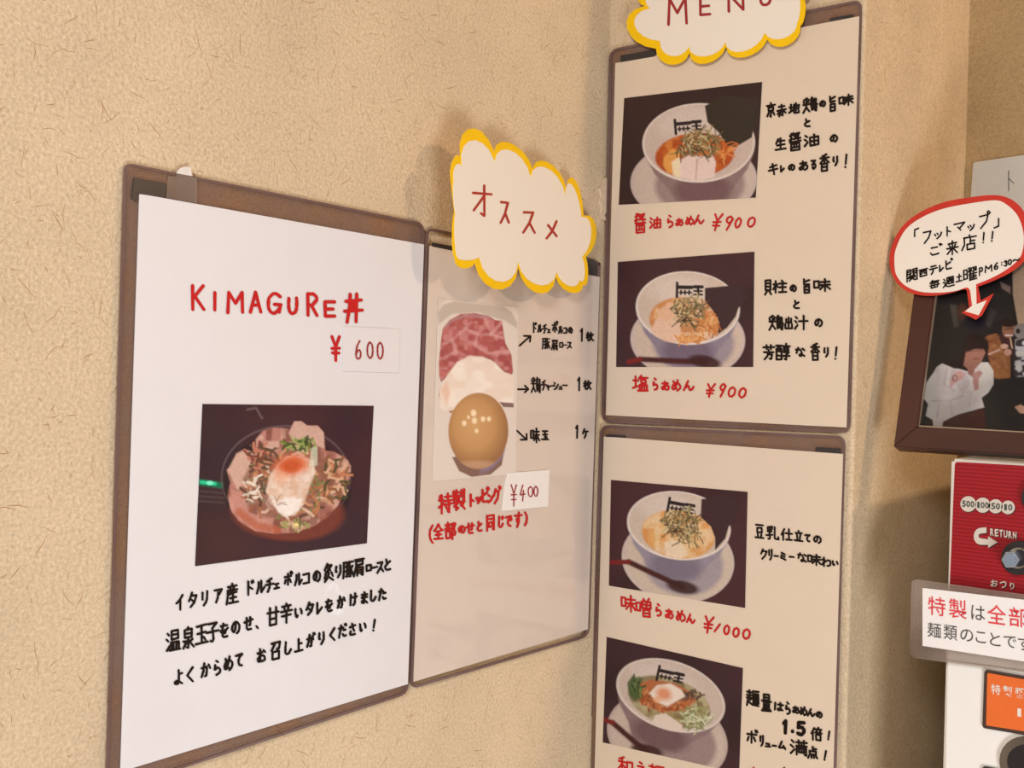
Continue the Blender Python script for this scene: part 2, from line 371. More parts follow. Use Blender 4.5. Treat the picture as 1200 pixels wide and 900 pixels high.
def font_text(name, chars, pl, m, parent, label=None, slope=0.0, lean=0.0, bold=0.0, depth=0.0):
    """printed lettering from Blender's own bundled font, one glyph fitted to each cell (photo pixels)"""
    V, Fc = [], []
    for (ch, cx, cy, cw, chh) in chars:
        cu = bpy.data.curves.new('glyph', 'FONT'); cu.body = ch; cu.offset = bold; cu.resolution_u = 3
        o = bpy.data.objects.new('glyph', cu); C.objects.link(o)
        bpy.context.view_layer.update()
        me = o.evaluated_get(bpy.context.evaluated_depsgraph_get()).to_mesh()
        co = np.array([v.co[:2] for v in me.vertices]); fs = [list(p.vertices) for p in me.polygons]
        o.to_mesh_clear(); bpy.data.objects.remove(o); bpy.data.curves.remove(cu)
        if len(co) == 0: continue
        lo, hi = co.min(0), co.max(0); b = len(V)
        for p in co:
            u = (p[0]-lo[0])/(hi[0]-lo[0]+1e-9)-0.5; v = 0.5-(p[1]-lo[1])/(hi[1]-lo[1]+1e-9)
            V.append((cx+u*cw+v*chh*lean, cy+v*chh+u*cw*slope))
        Fc += [[b+i for i in f] for f in fs]
    return meshobj(name, [onplane(x, y, pl) for x, y in V], Fc, m, parent, label=label)

# ------------------------------------------------------------------ printed pictures: colour per point on a fine grid
SHEETS = {'E2D8D5': (0.74, 0.73, 0.75), 'CFBBA6': (0.68, 0.60, 0.54), 'CDB294': (0.60, 0.50, 0.375), 'E3C6AA': (0.67, 0.56, 0.425)}
class Print:
    def __init__(s, quad, white, dens=1.25, paper=(0.80, 0.80, 0.80)):
        q = np.array(quad, float)
        wpx = max(np.linalg.norm(q[1]-q[0]), np.linalg.norm(q[2]-q[3])); hpx = max(np.linalg.norm(q[3]-q[0]), np.linalg.norm(q[2]-q[1]))
        s.nx, s.ny = int(wpx*dens)+2, int(hpx*dens)+2
        u, v = np.meshgrid(np.linspace(0, 1, s.nx), np.linspace(0, 1, s.ny))
        P = (1-u)[..., None]*(1-v)[..., None]*q[0]+u[..., None]*(1-v)[..., None]*q[1]+u[..., None]*v[..., None]*q[2]+(1-u)[..., None]*v[..., None]*q[3]
        s.X, s.Y = P[..., 0], P[..., 1]; s.white = white; s.paper = np.array(SHEETS.get(white, paper)); s.c = np.zeros(s.X.shape+(3,)); s.rng = np.random.RandomState(5)
    def put(s, m, h, a=1.0):
        m = (np.clip(m, 0, 1)*a)[..., None]; s.c = s.c*(1-m)+s2l(hx(h) if isinstance(h, str) else h)*m
    def fill(s, h): s.c[:] = s2l(hx(h))
    def ell(s, cx, cy, rx, ry, rot=0, soft=1.2):
        c, n = math.cos(rot), math.sin(rot); dx, dy = s.X-cx, s.Y-cy
        d = np.sqrt(((c*dx+n*dy)/rx)**2+((-n*dx+c*dy)/ry)**2)
        return np.clip((1-d)*min(rx, ry)/soft+0.5, 0, 1)
    def poly(s, pts, soft=1.2):
        pts = np.array(pts, float); inside = np.zeros(s.X.shape, bool); dist = np.full(s.X.shape, 1e9)
        for i in range(len(pts)):
            a, b = pts[i-1], pts[i]; e = b-a
            t = np.clip(((s.X-a[0])*e[0]+(s.Y-a[1])*e[1])/(e@e+1e-9), 0, 1)
            dist = np.minimum(dist, np.hypot(s.X-a[0]-t*e[0], s.Y-a[1]-t*e[1]))
            cr = ((a[1] > s.Y) != (b[1] > s.Y)) & (s.X < (b[0]-a[0])*(s.Y-a[1])/(b[1]-a[1]+1e-12)+a[0])
            inside ^= cr
        return np.clip(np.where(inside, dist, -dist)/soft+0.5, 0, 1)
    def line(s, pts, wd, soft=0.9):
        dist = np.full(s.X.shape, 1e9)
        for a, b in zip(pts[:-1], pts[1:]):
            a, b = np.array(a, float), np.array(b, float); e = b-a
            t = np.clip(((s.X-a[0])*e[0]+(s.Y-a[1])*e[1])/(e@e+1e-9), 0, 1)
            dist = np.minimum(dist, np.hypot(s.X-a[0]-t*e[0], s.Y-a[1]-t*e[1]))
        return np.clip((wd/2-dist)/soft+0.5, 0, 1)
    def noise(s, sc, seed=0):
        r = np.random.RandomState(seed); g = r.rand(64, 64); x, y = s.X/sc, s.Y/sc
        xi, yi = np.floor(x).astype(int), np.floor(y).astype(int); fx, fy = x-xi, y-yi
        fx, fy = fx*fx*(3-2*fx), fy*fy*(3-2*fy); a = lambda i, j: g[(yi+j) % 64, (xi+i) % 64]
        return (a(0, 0)*(1-fx)+a(1, 0)*fx)*(1-fy)+(a(0, 1)*(1-fx)+a(1, 1)*fx)*fy
    def mottle(s, mask, cols, sc, seed=0, a=0.8):
        for k, h in enumerate(cols):
            s.put(np.clip((s.noise(sc, seed+k*7)-0.55)*6, 0, 1)*mask, h, a)
    def scratch(s, n, cx, cy, rx, ry, ln, wd, cols, ang=None, spread=1.6):
        for _ in range(n):
            r = math.sqrt(s.rng.rand()); t = s.rng.rand()*6.283
            x, y = cx+rx*r*math.cos(t), cy+ry*r*math.sin(t)
            an = s.rng.rand()*3.14 if ang is None else ang+(s.rng.rand()-0.5)*spread
            l = ln*(0.5+s.rng.rand()*0.7); k = (s.rng.rand()-0.5)*l*0.4
            p = [(x-math.cos(an)*l/2, y-math.sin(an)*l/2), (x-math.sin(an)*k, y+math.cos(an)*k), (x+math.cos(an)*l/2, y+math.sin(an)*l/2)]
            s.put(s.line(p, wd), cols[s.rng.randint(len(cols))], 0.9)
    def build(s, name, pl, m, parent, thick=0.0003, label=None, mask=None):
        gam = np.clip(s.c/s2l(hx(s.white))*s.paper, 0.003, 0.92)
        n = s.nx*s.ny
        px, py = s.X.ravel(), s.Y.ravel()
        d = ((px-600)/F)[:, None]*RR+((450-py)/F)[:, None]*UU+FF
        p0, nn = pl; nn = np.asarray(nn, float)
        t = ((np.asarray(p0)-CAM)@nn)/(d@nn); V = CAM+t[:, None]*d
        base = np.array(origin_of(parent))
        i = np.arange(s.nx-1)[None, :]+np.arange(s.ny-1)[:, None]*s.nx
        q = np.stack([i, i+s.nx, i+s.nx+1, i+1], -1).reshape(-1, 4)
        me = bpy.data.meshes.new(name)
        # an edge skirt gives the print its thickness
        rim = list(range(s.nx))+[s.nx*(k+1)-1 for k in range(1, s.ny)]+[n-1-k for k in range(1, s.nx)]+[s.nx*(s.ny-1-k) for k in range(1, s.ny-1)]
        nu = nn/np.linalg.norm(nn)
        V2 = V[rim]-nu*thick
        sk = [[rim[k], rim[(k+1) % len(rim)], n+(k+1) % len(rim), n+k] for k in range(len(rim))]
        me.from_pydata(np.vstack([V, V2]).__sub__(base).tolist(), [], q.tolist()+sk)
        ca = me.color_attributes.new('print', 'FLOAT_COLOR', 'POINT')
        flat = gam.reshape(-1, 3); flat = np.vstack([flat, flat[rim]])
        ca.data.foreach_set('color', np.hstack([flat, np.ones((len(flat), 1))]).astype(np.float32).ravel())
        me.materials.append(m); me.update()
        o = bpy.data.objects.new(name, me); C.objects.link(o); o.parent = parent
        if label: o['label'] = label
        return o

# ------------------------------------------------------------------ materials
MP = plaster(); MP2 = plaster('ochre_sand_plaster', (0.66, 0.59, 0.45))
M_fibre = mat('straw_fibre', tuple(s2l(hx('AE8A60'))), 0.9, 0.1)
M_print = vcol_mat('photo_print_ink')
M_gloss_print = vcol_mat('framed_print_ink', 0.4, 0.0)
def paper_mat(name, col, coat=0.5): return mat(name, col, 0.6, 0.3, coat=coat, noise=0.012, scale=25, coatr=0.06)
M_sheet = paper_mat('menu_paper_under_film', (0.755, 0.765, 0.815), 0.4)
M_sheetw = paper_mat('cream_menu_paper_under_film', (0.73, 0.625, 0.505), 0.35)
M_sheet2 = paper_mat('glossy_cream_paper_under_film', (0.67, 0.59, 0.53), 0.9)
M_card = mat('white_card', (0.86, 0.82, 0.74), 0.65, 0.2, bump=0.5, bscale=14)
M_bub = mat('bright_white_card', (0.93, 0.91, 0.86), 0.6, 0.2)
M_label = paper_mat('white_price_label', (0.84, 0.83, 0.82), 0.0)
M_yellow = mat('yellow_poster_colour', tuple(s2l(hx('F7CB00'))), 0.55, 0.3, noise=0.03, scale=80)
M_ink_k = mat('black_marker_ink', (0.014, 0.008, 0.006), 0.6, 0.12, noise=0.05)
M_ink_r = mat('red_marker_ink', (0.53, 0.018, 0.018), 0.6, 0.15, noise=0.06)
M_ink_dr = mat('dark_red_pen_ink', (0.34, 0.022, 0.028), 0.5, 0.4, noise=0.06)
M_film = film('clear_laminate_film', (0.86, 0.77, 0.68), (0.30, 0.23, 0.22), 0.74)
M_rim = film('laminate_film_edge', (0.60, 0.48, 0.44), (0.22, 0.145, 0.14), 0.36)
M_clear = film('clear_film', (0.86, 0.83, 0.80), (0.45, 0.38, 0.34), 0.72)
M_tab = mat('black_magnet_tab', (0.03, 0.026, 0.03), 0.35, 0.5, noise=0.05)
M_tape = film('cloudy_adhesive_tape', (0.92, 0.9, 0.88), (0.66, 0.61, 0.57), 0.58, 0.4)

M_pad = mat('white_foam_tape', (0.75, 0.73, 0.70), 0.6, noise=0.08, scale=300, bump=0.6)
# ------------------------------------------------------------------ the setting
SY = float(onplane(1002, 470, PB(0))[1])           # the end of the right wall (about -0.31)
LX = 0.385                                         # depth of the recess behind it
ZF, ZC = CZ-1.45, CZ+1.02
bm = bmesh.new(); box(bm, (-2.6, 0, ZF), (0.0, 0.12, ZC))
wa = setp(bmobj('wall_left', bm, MP), kind='structure')
bm = bmesh.new(); box(bm, (0, SY, ZF), (LX, 0.12, ZC))
ed = [e for e in bm.edges if all(abs(v.co.x) < 1e-6 and abs(v.co.y-SY) < 1e-6 for v in e.verts)]
bmesh.ops.bevel(bm, geom=ed, offset=0.004, segments=4, affect='EDGES', profile=0.5)
wb = setp(bmobj('wall_right', bm, MP), kind='structure')
bm = bmesh.new(); box(bm, (LX, -2.8, ZF), (LX+0.12, 0.12, ZC))
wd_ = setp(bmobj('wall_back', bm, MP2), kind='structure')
M_floor = mat('dark_floor_tile', (0.12, 0.09, 0.07), 0.5, noise=0.1, scale=6)
M_ceil = mat('brown_board_ceiling', (0.22, 0.15, 0.10), 0.9, noise=0.03, scale=5)
bm = bmesh.new(); box(bm, (-2.6, -2.8, ZF-0.05), (LX+0.12, 0.12, ZF)); setp(bmobj('floor', bm, M_floor), kind='structure')
bm = bmesh.new(); box(bm, (-2.6, -2.8, ZC), (LX+0.12, 0.12, ZC+0.05)); setp(bmobj('ceiling', bm, M_ceil), kind='structure')

def fibres(parent, n, fn, rng):
    """short straws pressed into the plaster: one uncountable scatter"""
    V, Fc = [], []
    for _ in range(n):
        x, z = fn(); a = rng.rand()*math.pi; l = 0.003+0.015*rng.rand()**1.6; k = (rng.rand()-0.5)*l*0.22; wv = 0.00012+0.00024*rng.rand()
        pts = [(x-math.cos(a)*l/2, z-math.sin(a)*l/2), (x-math.sin(a)*k, z+math.cos(a)*k), (x+math.cos(a)*l/2, z+math.sin(a)*l/2)]
        nx_, nz_ = -math.sin(a)*wv, math.cos(a)*wv; b = len(V)
        for i, (px, pz) in enumerate(pts):
            s = 0.35 if i != 1 else 1.0
            V += [(px+nx_*s, pz+nz_*s, 0.0), (px, pz, 0.00012), (px-nx_*s, pz-nz_*s, 0.0)]
            if i: Fc += [[b+3*i-3, b+3*i-2, b+3*i+1, b+3*i], [b+3*i-2, b+3*i-1, b+3*i+2, b+3*i+1]]
    return V, Fc
rg = np.random.RandomState(11)
V, Fc = fibres(wa, 3200, lambda: (-0.86*rg.rand(), -0.62+1.1*rg.rand()), rg)
setp(meshobj('straw_fibres', [(x, -d-0.00005, z) for x, z, d in V], Fc, M_fibre, wa), kind='stuff')
V, Fc = fibres(wb, 500, lambda: (-0.305*rg.rand(), -0.5+1.0*rg.rand()), rg)
setp(meshobj('straw_fibres', [(-d-0.00005, x, z) for x, z, d in V], Fc, M_fibre, wb), kind='stuff')
V, Fc = fibres(wb, 700, lambda: (0.01+0.37*rg.rand(), -0.6+1.1*rg.rand()), rg)
setp(meshobj('straw_fibres', [(x, SY-d-0.00005, z) for x, z, d in V], Fc, M_fibre, wb), kind='stuff')
V, Fc = fibres(wd_, 500, lambda: (SY-0.3*rg.rand(), -0.1+0.6*rg.rand()), rg)
setp(meshobj('straw_fibres', [(LX-d-0.00005, x, z) for x, z, d in V], Fc, M_fibre, wd_), kind='stuff')
# torn plaster flake at the inner corner
M_flake = mat('bare_torn_plaster', (0.74, 0.60, 0.44), 0.9, 0.1, noise=0.12, scale=300, bump=0.8)
fl = [(710, 208), (713, 210), (712, 214), (714, 219), (711, 224), (713, 231), (710.5, 238), (712, 246), (709, 252), (711, 259), (707, 257), (704, 251), (706, 243), (703, 236), (705, 228), (703.5, 221), (707, 215)]
slab('plaster_flake', fl, PA(0.0035), 0.003, M_flake, wa, label='torn bare patch of plaster at the inner corner')

# ------------------------------------------------------------------ menu posters
def poster(label, film_q, sheet_q, wall, corners, msheet, off=0.0045, rim_px=(3.2, 3), film_m=None):
    P = PA if wall == 'A' else PB
    c = onplane(sum(p[0] for p in film_q)/4, sum(p[1] for p in film_q)/4, P(off))
    t = thing('menu_poster', tuple(c), label, 'poster', 'hard-cased menu sheets on the corner walls')
    o = rounded(film_q, 11, 5, corners)
    i1 = inset(o, rim_px[0])
    cx, cy = [sum(p[k] for p in sheet_q)/4 for k in (0, 1)]
    slab('film_edge', o, P(off), 0.0016, M_rim, t, hole=i1, label='purplish welded rim of the clear case')
    slab('film_back', i1, P(off-0.0006), 0.0008, M_film, t, label='clear brown-tinted film margin')
    slab('sheet', sheet_q, P(off+0.0002), 0.0006, msheet, t)
    return t, lambda k=0: P(off+0.0005+0.0003*k)
T1, L1 = poster('large menu sheet headed KIMAGURE with a photo of a pork rice bowl', [(146, 190), (498, 261.5), (478.8, 813), (124.5, 930)],
    [(163.5, 227), (497, 286.5), (478, 801.7), (141, 904.5)], 'A', (1, 1, 1, 1), M_sheet)
T2, L2 = poster('topping menu sheet with pork, chicken and egg pictures, nearest the inner corner', [(499.5, 266), (704, 308), (691, 746), (481, 808)],
    [(503.5, 288), (702.9, 324.6), (689, 737.5), (484.5, 799)], 'A', (1, 0, 1, 1), M_sheet2)
T3, L3 = poster('upper menu sheet with two noodle bowls priced 900, under the MENU cloud', [(714, 58), (1010, -1), (996, 507.5), (704.5, 495)],
    [(721, 74), (1007, 19), (992, 501), (710, 486.5)], 'B', (1, 1, 1, 1), M_sheetw)
T4, L4 = poster('lower menu sheet with the noodle bowl priced 1000, below the other on the right wall', [(703.5, 497.5), (990.5, 511), (976, 1030), (685, 962)],
    [(707.5, 511.5), (988, 532), (973, 1018), (695.5, 950)], 'B', (1, 1, 1, 1), M_sheetw)

SPEC1 = 'E2D8D5'; SPEC2 = 'CFBBA6'; SPEC3 = 'CDB294'; SPEC4 = 'E3C6AA'
# tabs, tape and an added sheen patch
slab('magnet_tab', [(157, 208), (195, 215), (194, 231.5), (161, 227), (160, 236), (154, 233)], shift(L1(), -0.0001), 0.0008, M_tab, T1)
slab('magnet_tab', [(506, 284), (531, 288.5), (531, 294), (507, 289)], shift(L2(), -0.0001), 0.0008, M_tab, T2)
slab('magnet_tab', [(687, 303), (700, 306), (699.5, 323.5), (687, 321)], shift(L2(), -0.0001), 0.0008, M_tab, T2)
slab('magnet_tab', [(727, 65), (768, 58), (768, 66), (727, 73)], shift(L3(), -0.0001), 0.0008, M_tab, T3)
slab('magnet_tab', [(973, 21), (1000, 16.5), (1000, 19.5), (972, 25)], shift(L3(), -0.0001), 0.0008, M_tab, T3)
slab('magnet_tab', [(956, 524), (985, 525.5), (985, 531.5), (955, 529)], shift(L4(), -0.0001), 0.0008, M_tab, T4)
slab('magnet_tab', [(711, 509), (733, 510.5), (733, 513), (710, 512)], shift(L4(), -0.0001), 0.0008, M_tab, T4)
slab('tape_or_sheen', [(209, 199.5), (211, 197), (217, 195.3), (223.5, 196), (224, 201), (226, 206.5), (207, 203)], shift(L1(), 0.0006), 0.0008, M_pad, T1, label='crumpled end of white tape above the case')
slab('tape_or_sheen', [(207, 203.4), (231, 208.4), (231, 238), (195, 232), (197, 206), (207, 207)], shift(L1(), 0.0001), 0.0002, M_clear, T1, label='hazy clear patch standing in for sheen on the top margin')  # pale film patch put in as the sheen along the case margin
slab('tape_or_sheen', [(676, 864), (687.5, 862), (692, 862), (691, 905), (674, 905)], shift(L4(), -0.0005), 0.0002, M_tape, T4, label='cloudy strip of tape on the left edge')

# ---- poster 1
def donburi():
    p = Print([(237.5, 473.5), (438, 475.6), (430, 636.6), (228.8, 663.5)], SPEC1)
    p.fill('44252B'); p.put(np.clip((p.noise(45, 3)-.5)*3, 0, 1), '36222B', .7); p.put(np.clip((330-p.X)/110, 0, 1), '2E2026', .65)
    p.put(p.ell(232, 640, 60, 40, 0, 20), '4A2A26', .5)
    for k in range(3): p.put(p.line([(228, 575+k*6), (300, 581+k*5)], 2.5, 2), '5A4A48', .5)
    p.put(p.line([(233, 565), (268, 570)], 7, 3), '0E6A4C'); p.put(p.line([(236, 565), (252, 567)], 4, 2), '28C894'); p.put(p.ell(246, 566, 4, 2.5), '7CF0C4')
    p.put(p.line([(290, 480), (300, 478), (307, 490)], 2, 2), '7A6A66', .7)
    p.put(p.ell(336, 572, 75, 64, .1, 3), '2C1A1E'); p.put(p.ell(335, 560, 76, 62)-p.ell(335, 561, 74.5, 60.5), '6A5458', .7)
    p.put(p.ell(337, 600, 66, 34, .05, 5), '7A3A2C', .9)
    # slices round the rim
    back = [(266, 551), (272, 545), (277, 532), (286, 527), (296, 530), (300, 515), (308, 505), (322, 501), (340, 503), (345, 494), (353, 494), (360, 499), (372, 499), (379, 507), (381, 528), (392, 530), (405, 537), (411, 546), (410, 560), (404, 575), (396, 592), (384, 605), (366, 617), (345, 624), (322, 625), (300, 622), (284, 613), (272, 600), (267, 582), (270, 565)]
    p.put(p.poly(back, 2), 'B57A6E')
    p.mottle(p.poly(back, 2), ['C4907F', '96584A', 'D8AE9C', '7A4436'], 9, 2, .75)
    p.put(p.poly([(345, 494), (353, 494), (360, 499), (372, 499), (379, 507), (380, 526), (366, 520), (345, 517), (338, 508)], 2), 'D1A898', .9)
    p.put(p.poly([(267, 551), (277, 532), (286, 527), (297, 530), (296, 548), (290, 560), (275, 568)], 2.5), 'CFA594')
    p.put(p.poly([(396, 533), (408, 540), (411, 552), (404, 566), (397, 556), (394, 545)], 2), 'C99B8C', .9)
    p.put(p.poly([(270, 572), (284, 576), (292, 600), (316, 610), (322, 624), (300, 622), (280, 610), (270, 595)], 3), 'C88A7C', .85)
    p.put(p.line([(280, 600), (300, 616), (325, 621)], 9, 4), 'B45A38', .7)
    p.put(p.poly([(296, 540), (325, 530), (345, 528), (392, 540), (398, 570), (375, 600), (345, 612), (310, 605), (288, 590), (285, 560)], 4), '8A5A48', .75)
    p.scratch(120, 340, 568, 58, 40, 13, 3.2, ['9A5A3C', 'C8906A', '5A3A2A', 'B87850', '6A5A3A', 'D8B49C', '7A7A48', 'A86A48'])
    p.scratch(35, 305, 535, 17, 14, 13, 3, ['8A4436', 'C07A62', '5C4430', '6E3A2C']); p.scratch(40, 392, 560, 16, 28, 13, 3, ['C8815A', '4A4A2C', '8A5A3A', 'D8A888'])
    p.scratch(40, 350, 521, 20, 7, 9, 2.4, ['6A7A34', '8C9A50', '3C4A22', 'A8A868']); p.scratch(26, 300, 575, 15, 16, 10, 2.4, ['D8C4B0', '8A7A60', 'EAD8C8', '5A4A3A'])
    p.scratch(22, 345, 616, 16, 5, 8, 2, ['9A9A5A', 'C8B080', '6A6A34']); p.put(p.ell(347, 615, 3, 2), 'F8D890')
    egg = [(317, 555), (327, 543), (337, 535), (352, 534), (367, 540), (369, 555), (362, 572), (356, 590), (345, 604), (332, 605), (320, 592), (312, 575)]
    p.put(p.poly(egg, 3), 'E2C3B0'); p.mottle(p.poly(egg, 3), ['F0DACC', 'D8A888', 'EAD0C0'], 8, 20, .6)
    p.put(p.ell(342, 545, 20, 12, -.2, 9), 'D8683A', .95); p.put(p.ell(341, 546, 11, 7, -.2, 5), 'C24C20', .8); p.put(p.ell(330, 560, 9, 8, 0, 6), 'E8A078', .5)
    p.put(p.poly([(322, 590), (335, 583), (354, 585), (350, 598), (336, 606), (326, 600)], 3), 'F4E6DE', .9)
    p.scratch(10, 322, 590, 10, 7, 10, 1.2, ['C8A898', 'A88878'])
    p.put(p.poly([(365, 525), (372, 523), (372, 545), (362, 548)], 2), 'D8DCC0', .6)
    p.c *= (0.93+0.14*p.noise(2.2, 9))[..., None]
    return p
donburi().build('photo_print', L1(1), M_print, T1, label='dark photo of a rice bowl ringed with pork slices')
R = M_ink_r; K = M_ink_k
write('lettering', [('K', 232.5, 349, 19, 31), ('I', 251.8, 353, 6, 23), ('M', 275.7, 354.5, 22, 26), ('A', 299.5, 354, 15, 26), ('G', 321.7, 355.5, 19, 26), ('U', 343, 358.5, 13, 20), ('R', 365.5, 357, 16, 28), ('E', 386, 362, 17, 21), ('丼', 414, 361, 22, 35)],
    L1(1), 3.9, R, T1, label='red hand lettering KIMAGURE')
write('lettering', [('¥', 393.5, 408, 11, 30)], L1(1), 3.5, R, T1)
pl_ = slab('price_label', [(402.5, 382.5), (468.8, 385.5), (467.6, 437), (401.6, 434.8)], L1(2), 0.0006, paper_mat('price_label_paper', (0.765, 0.77, 0.81), 0.4), T1, label='small pasted slip reading 600')
write('lettering', [('6', 420, 410, 8, 24), ('0', 433.7, 410.5, 8, 21), ('0', 445.5, 411, 8, 21)], L1(4), 1.8, M_ink_dr, pl_)
l1 = [('イ', 125, 265), ('タ', 185, 250), ('リ', 240, 245), ('ア', 303, 230), ('産', 368, 225), ('ド', 452, 195), ('ル', 500, 190), ('チ', 543, 183), ('ェ', 577, 182), ('ポ', 632, 155), ('ル', 678, 155), ('コ', 715, 150), ('の', 765, 140), ('炙', 820, 122), ('り', 865, 118), ('豚', 912, 108), ('肩', 962, 100), ('ロ', 1008, 101), ('ー', 1034, 100), ('ス', 1062, 97), ('と', 1097, 87)]
l2 = [('温', 92, 442), ('泉', 162, 432), ('玉', 225, 412), ('子', 275, 402), ('を', 330, 395), ('の', 385, 380), ('せ', 445, 362), ('、', 487, 370), ('甘', 560, 330), ('辛', 622, 315), ('い', 678, 312), ('タ', 733, 292), ('レ', 775, 290), ('を', 822, 278), ('か', 880, 262), ('け', 937, 250), ('ま', 988, 242), ('し', 1027, 232), ('た', 1072, 225)]
l3 = [('よ', 118, 615), ('く', 172, 603), ('か', 245, 580), ('ら', 298, 570), ('め', 350, 550), ('て', 402, 532), ('お', 505, 512), ('召', 572, 490), ('し', 628, 478), ('上', 680, 465), ('が', 737, 443), ('り', 787, 432), ('く', 838, 415), ('だ', 885, 398), ('さ', 932, 390), ('い', 980, 380), ('！', 1032, 372)]
kan = set('産炙豚肩温泉甘辛召玉子鶏')
small = set('ェー、ャュッロ')
def auto(l, k, ox, oy, h0, h1, wf=0.78):
    x0, x1 = l[0][1], l[-1][1]; out = []
    for c, x, y in l:
        h = h0+(h1-h0)*(x-x0)/(x1-x0); f = 1.28 if c in kan else 0.62 if c in small else 0.92
        wv = h*wf*(1.02 if c in kan else 0.6 if c in small else 0.72)
        out.append((c, ox+x/k, oy+y/k, wv/k, h*f/k))
    return out
write('lettering', auto(l1, 4, 180, 640, 80, 62), L1(1), 2.6, K, T1, slope=-0.22)
write('lettering', auto(l2, 4, 180, 640, 84, 62), L1(1), 2.7, K, T1, slope=-0.24)
write('lettering', auto(l3, 4, 180, 640, 82, 62), L1(1), 2.7, K, T1, slope=-0.26)

# ---- poster 2
def topping():
    p = Print([(513.5, 350), (607.5, 360), (604.5, 556), (506.5, 564)], SPEC2)
    p.fill('D6C5B2'); bgm = p.poly([(505, 350), (525, 350), (518, 356), (513, 368), (505, 372)], 1.5); p.put(bgm, 'CFBBA6')
    p.put(p.poly([(513, 366), (520, 357), (532, 353), (590, 359), (600, 366), (606, 378), (606, 385), (592, 376), (560, 366), (530, 368), (514, 380)], 2.5), 'B3A08C', .8)
    p.put(p.poly([(598, 352), (612, 352), (612, 375), (605, 366)], 1), 'CFBBA6')
    pork = [(515, 440), (514.5, 425), (517, 400), (519, 385), (527, 375), (540, 368), (556, 367), (572, 370), (580, 375), (588, 376), (590, 390), (592, 402), (599, 415), (601, 435), (598, 440), (590, 434), (575, 420), (555, 417), (536, 425), (524, 440), (517, 446)]
    p.put(p.poly([(x, y+1.5) for x, y in pork], 1.5), '6E3A3A'); p.put(p.poly(pork, 1.2), 'A8564F')
    m = p.poly(pork, 1.5); p.mottle(m, ['C07468', '94443F', 'A44C48', 'C98880'], 6, 40, .6)
    for a in ([(518, 404), (530, 398), (545, 385), (552, 378)], [(545, 385), (560, 392), (575, 392), (590, 396)], [(530, 398), (534, 412), (548, 418)], [(560, 392), (556, 404), (572, 414), (596, 412)], [(520, 420), (534, 412)], [(568, 372), (572, 384)], [(588, 378), (575, 392)]):
        p.put(p.line(a, 2.2, 4)*m*(.35+.65*p.noise(6, 77)), 'DBA79C', .85)
    p.put(p.line([(520, 384), (530, 375), (548, 369), (575, 372)], 3.5, 3)*m, 'A8807C', .8)
    ch = [(516, 478), (515, 458), (524, 440), (536, 424), (550, 417), (566, 418), (580, 425), (590, 436), (602, 440), (602, 472), (575, 474), (545, 480), (535, 480), (524, 482)]
    p.put(p.poly([(516, 455), (514, 462), (518, 476), (528, 484), (545, 480), (535, 465)], 1.5), 'A05A3C')
    p.put(p.poly([(517, 455), (526, 440), (535, 450), (534, 470), (520, 470)], 3), 'E0B494')
    p.put(p.poly(ch, 2), 'E6D3BC', .92); p.mottle(p.poly(ch, 3), ['EDDDC8', 'DCC2A6'], 11, 50, .5)
    p.put(p.poly([(516, 458), (523, 446), (528, 460), (524, 474)], 4), 'D8A888', .7)
    p.put(p.poly([(585, 471), (602, 472.5), (602, 477.5), (590, 477)], 1), '7E6058')
    p.put(p.poly([(530, 536), (592, 522), (588, 545), (575, 556), (553, 559), (538, 552)], 1.5), '7E5C4C'); p.put(p.ell(577, 540, 18, 6, -.8, 4), '8A7A94', .7)
    egg = p.ell(560.5, 505, 35, 44.5, .02, 1.5)
    p.put(egg, 'B98752'); dd = np.sqrt(((p.X-556)/36)**2+((p.Y-498)/45)**2)
    p.put(egg*np.clip(dd-0.65, 0, 1)*2.2, '8A5C38', .8); p.put(egg*np.clip(0.75-dd, 0, 1), 'CFA06A', .9)
    p.put(p.ell(560, 545, 26, 5, 0, 4)*egg, 'C49A78', .6)
    for x, y, r in ((555, 484, 3.2), (544, 496, 2.6), (556, 493, 3), (566, 491, 2.6), (573, 491, 2.3), (558.5, 505, 2), (549, 489, 1.6)): p.put(p.ell(x, y, r, r*1.2, 0, 2), 'F3D8AC', .85)
    return p
topping().build('photo_print', L2(1), M_print, T2, label='cut-out photo of pork slice, chicken slice and brown egg')
c7 = [('ド', 683, 370, 26, 62), ('ル', 713, 374, 26, 50), ('チ', 743, 378, 28, 56), ('ェ', 767, 386, 20, 34), ('ポ', 803, 368, 34, 70), ('ル', 835, 382, 26, 48), ('コ', 861, 386, 24, 44), ('の', 892, 384, 26, 42)]
c7b = [('豚', 750, 462, 46, 72), ('肩', 800, 472, 40, 62), ('ロ', 838, 470, 24, 40), ('ー', 861, 472, 20, 20), ('ス', 886, 472, 30, 44)]
write('lettering', crop(c7, 490, 310, 5), L2(1), 1.75, K, T2)
write('lettering', crop(c7b, 490, 310, 5), L2(1), 1.5, K, T2)
write('lettering', crop([('1', 960, 412, 26, 80), ('枚', 1006, 422, 42, 52)], 490, 310, 5), L2(1), 2.1, K, T2)
write('lettering', crop([('鶏', 690, 708, 56, 92), ('チ', 737, 708, 32, 60), ('ャ', 763, 716, 24, 40), ('ー', 783, 712, 18, 16), ('シ', 808, 712, 30, 50), ('ュ', 834, 718, 24, 34), ('ー', 860, 708, 28, 16)], 490, 310, 5), L2(1), 1.75, K, T2)
write('lettering', crop([('1', 944, 700, 26, 84), ('枚', 992, 706, 44, 54)], 490, 310, 5), L2(1), 2.1, K, T2)
write('lettering', crop([('味', 735, 300, 52, 88), ('玉', 794, 300, 42, 62)], 480, 450, 5), L2(1), 2.1, K, T2)
write('lettering', crop([('1', 982, 280, 26, 84), ('ヶ', 1030, 290, 34, 58)], 480, 450, 5), L2(1), 2.1, K, T2)
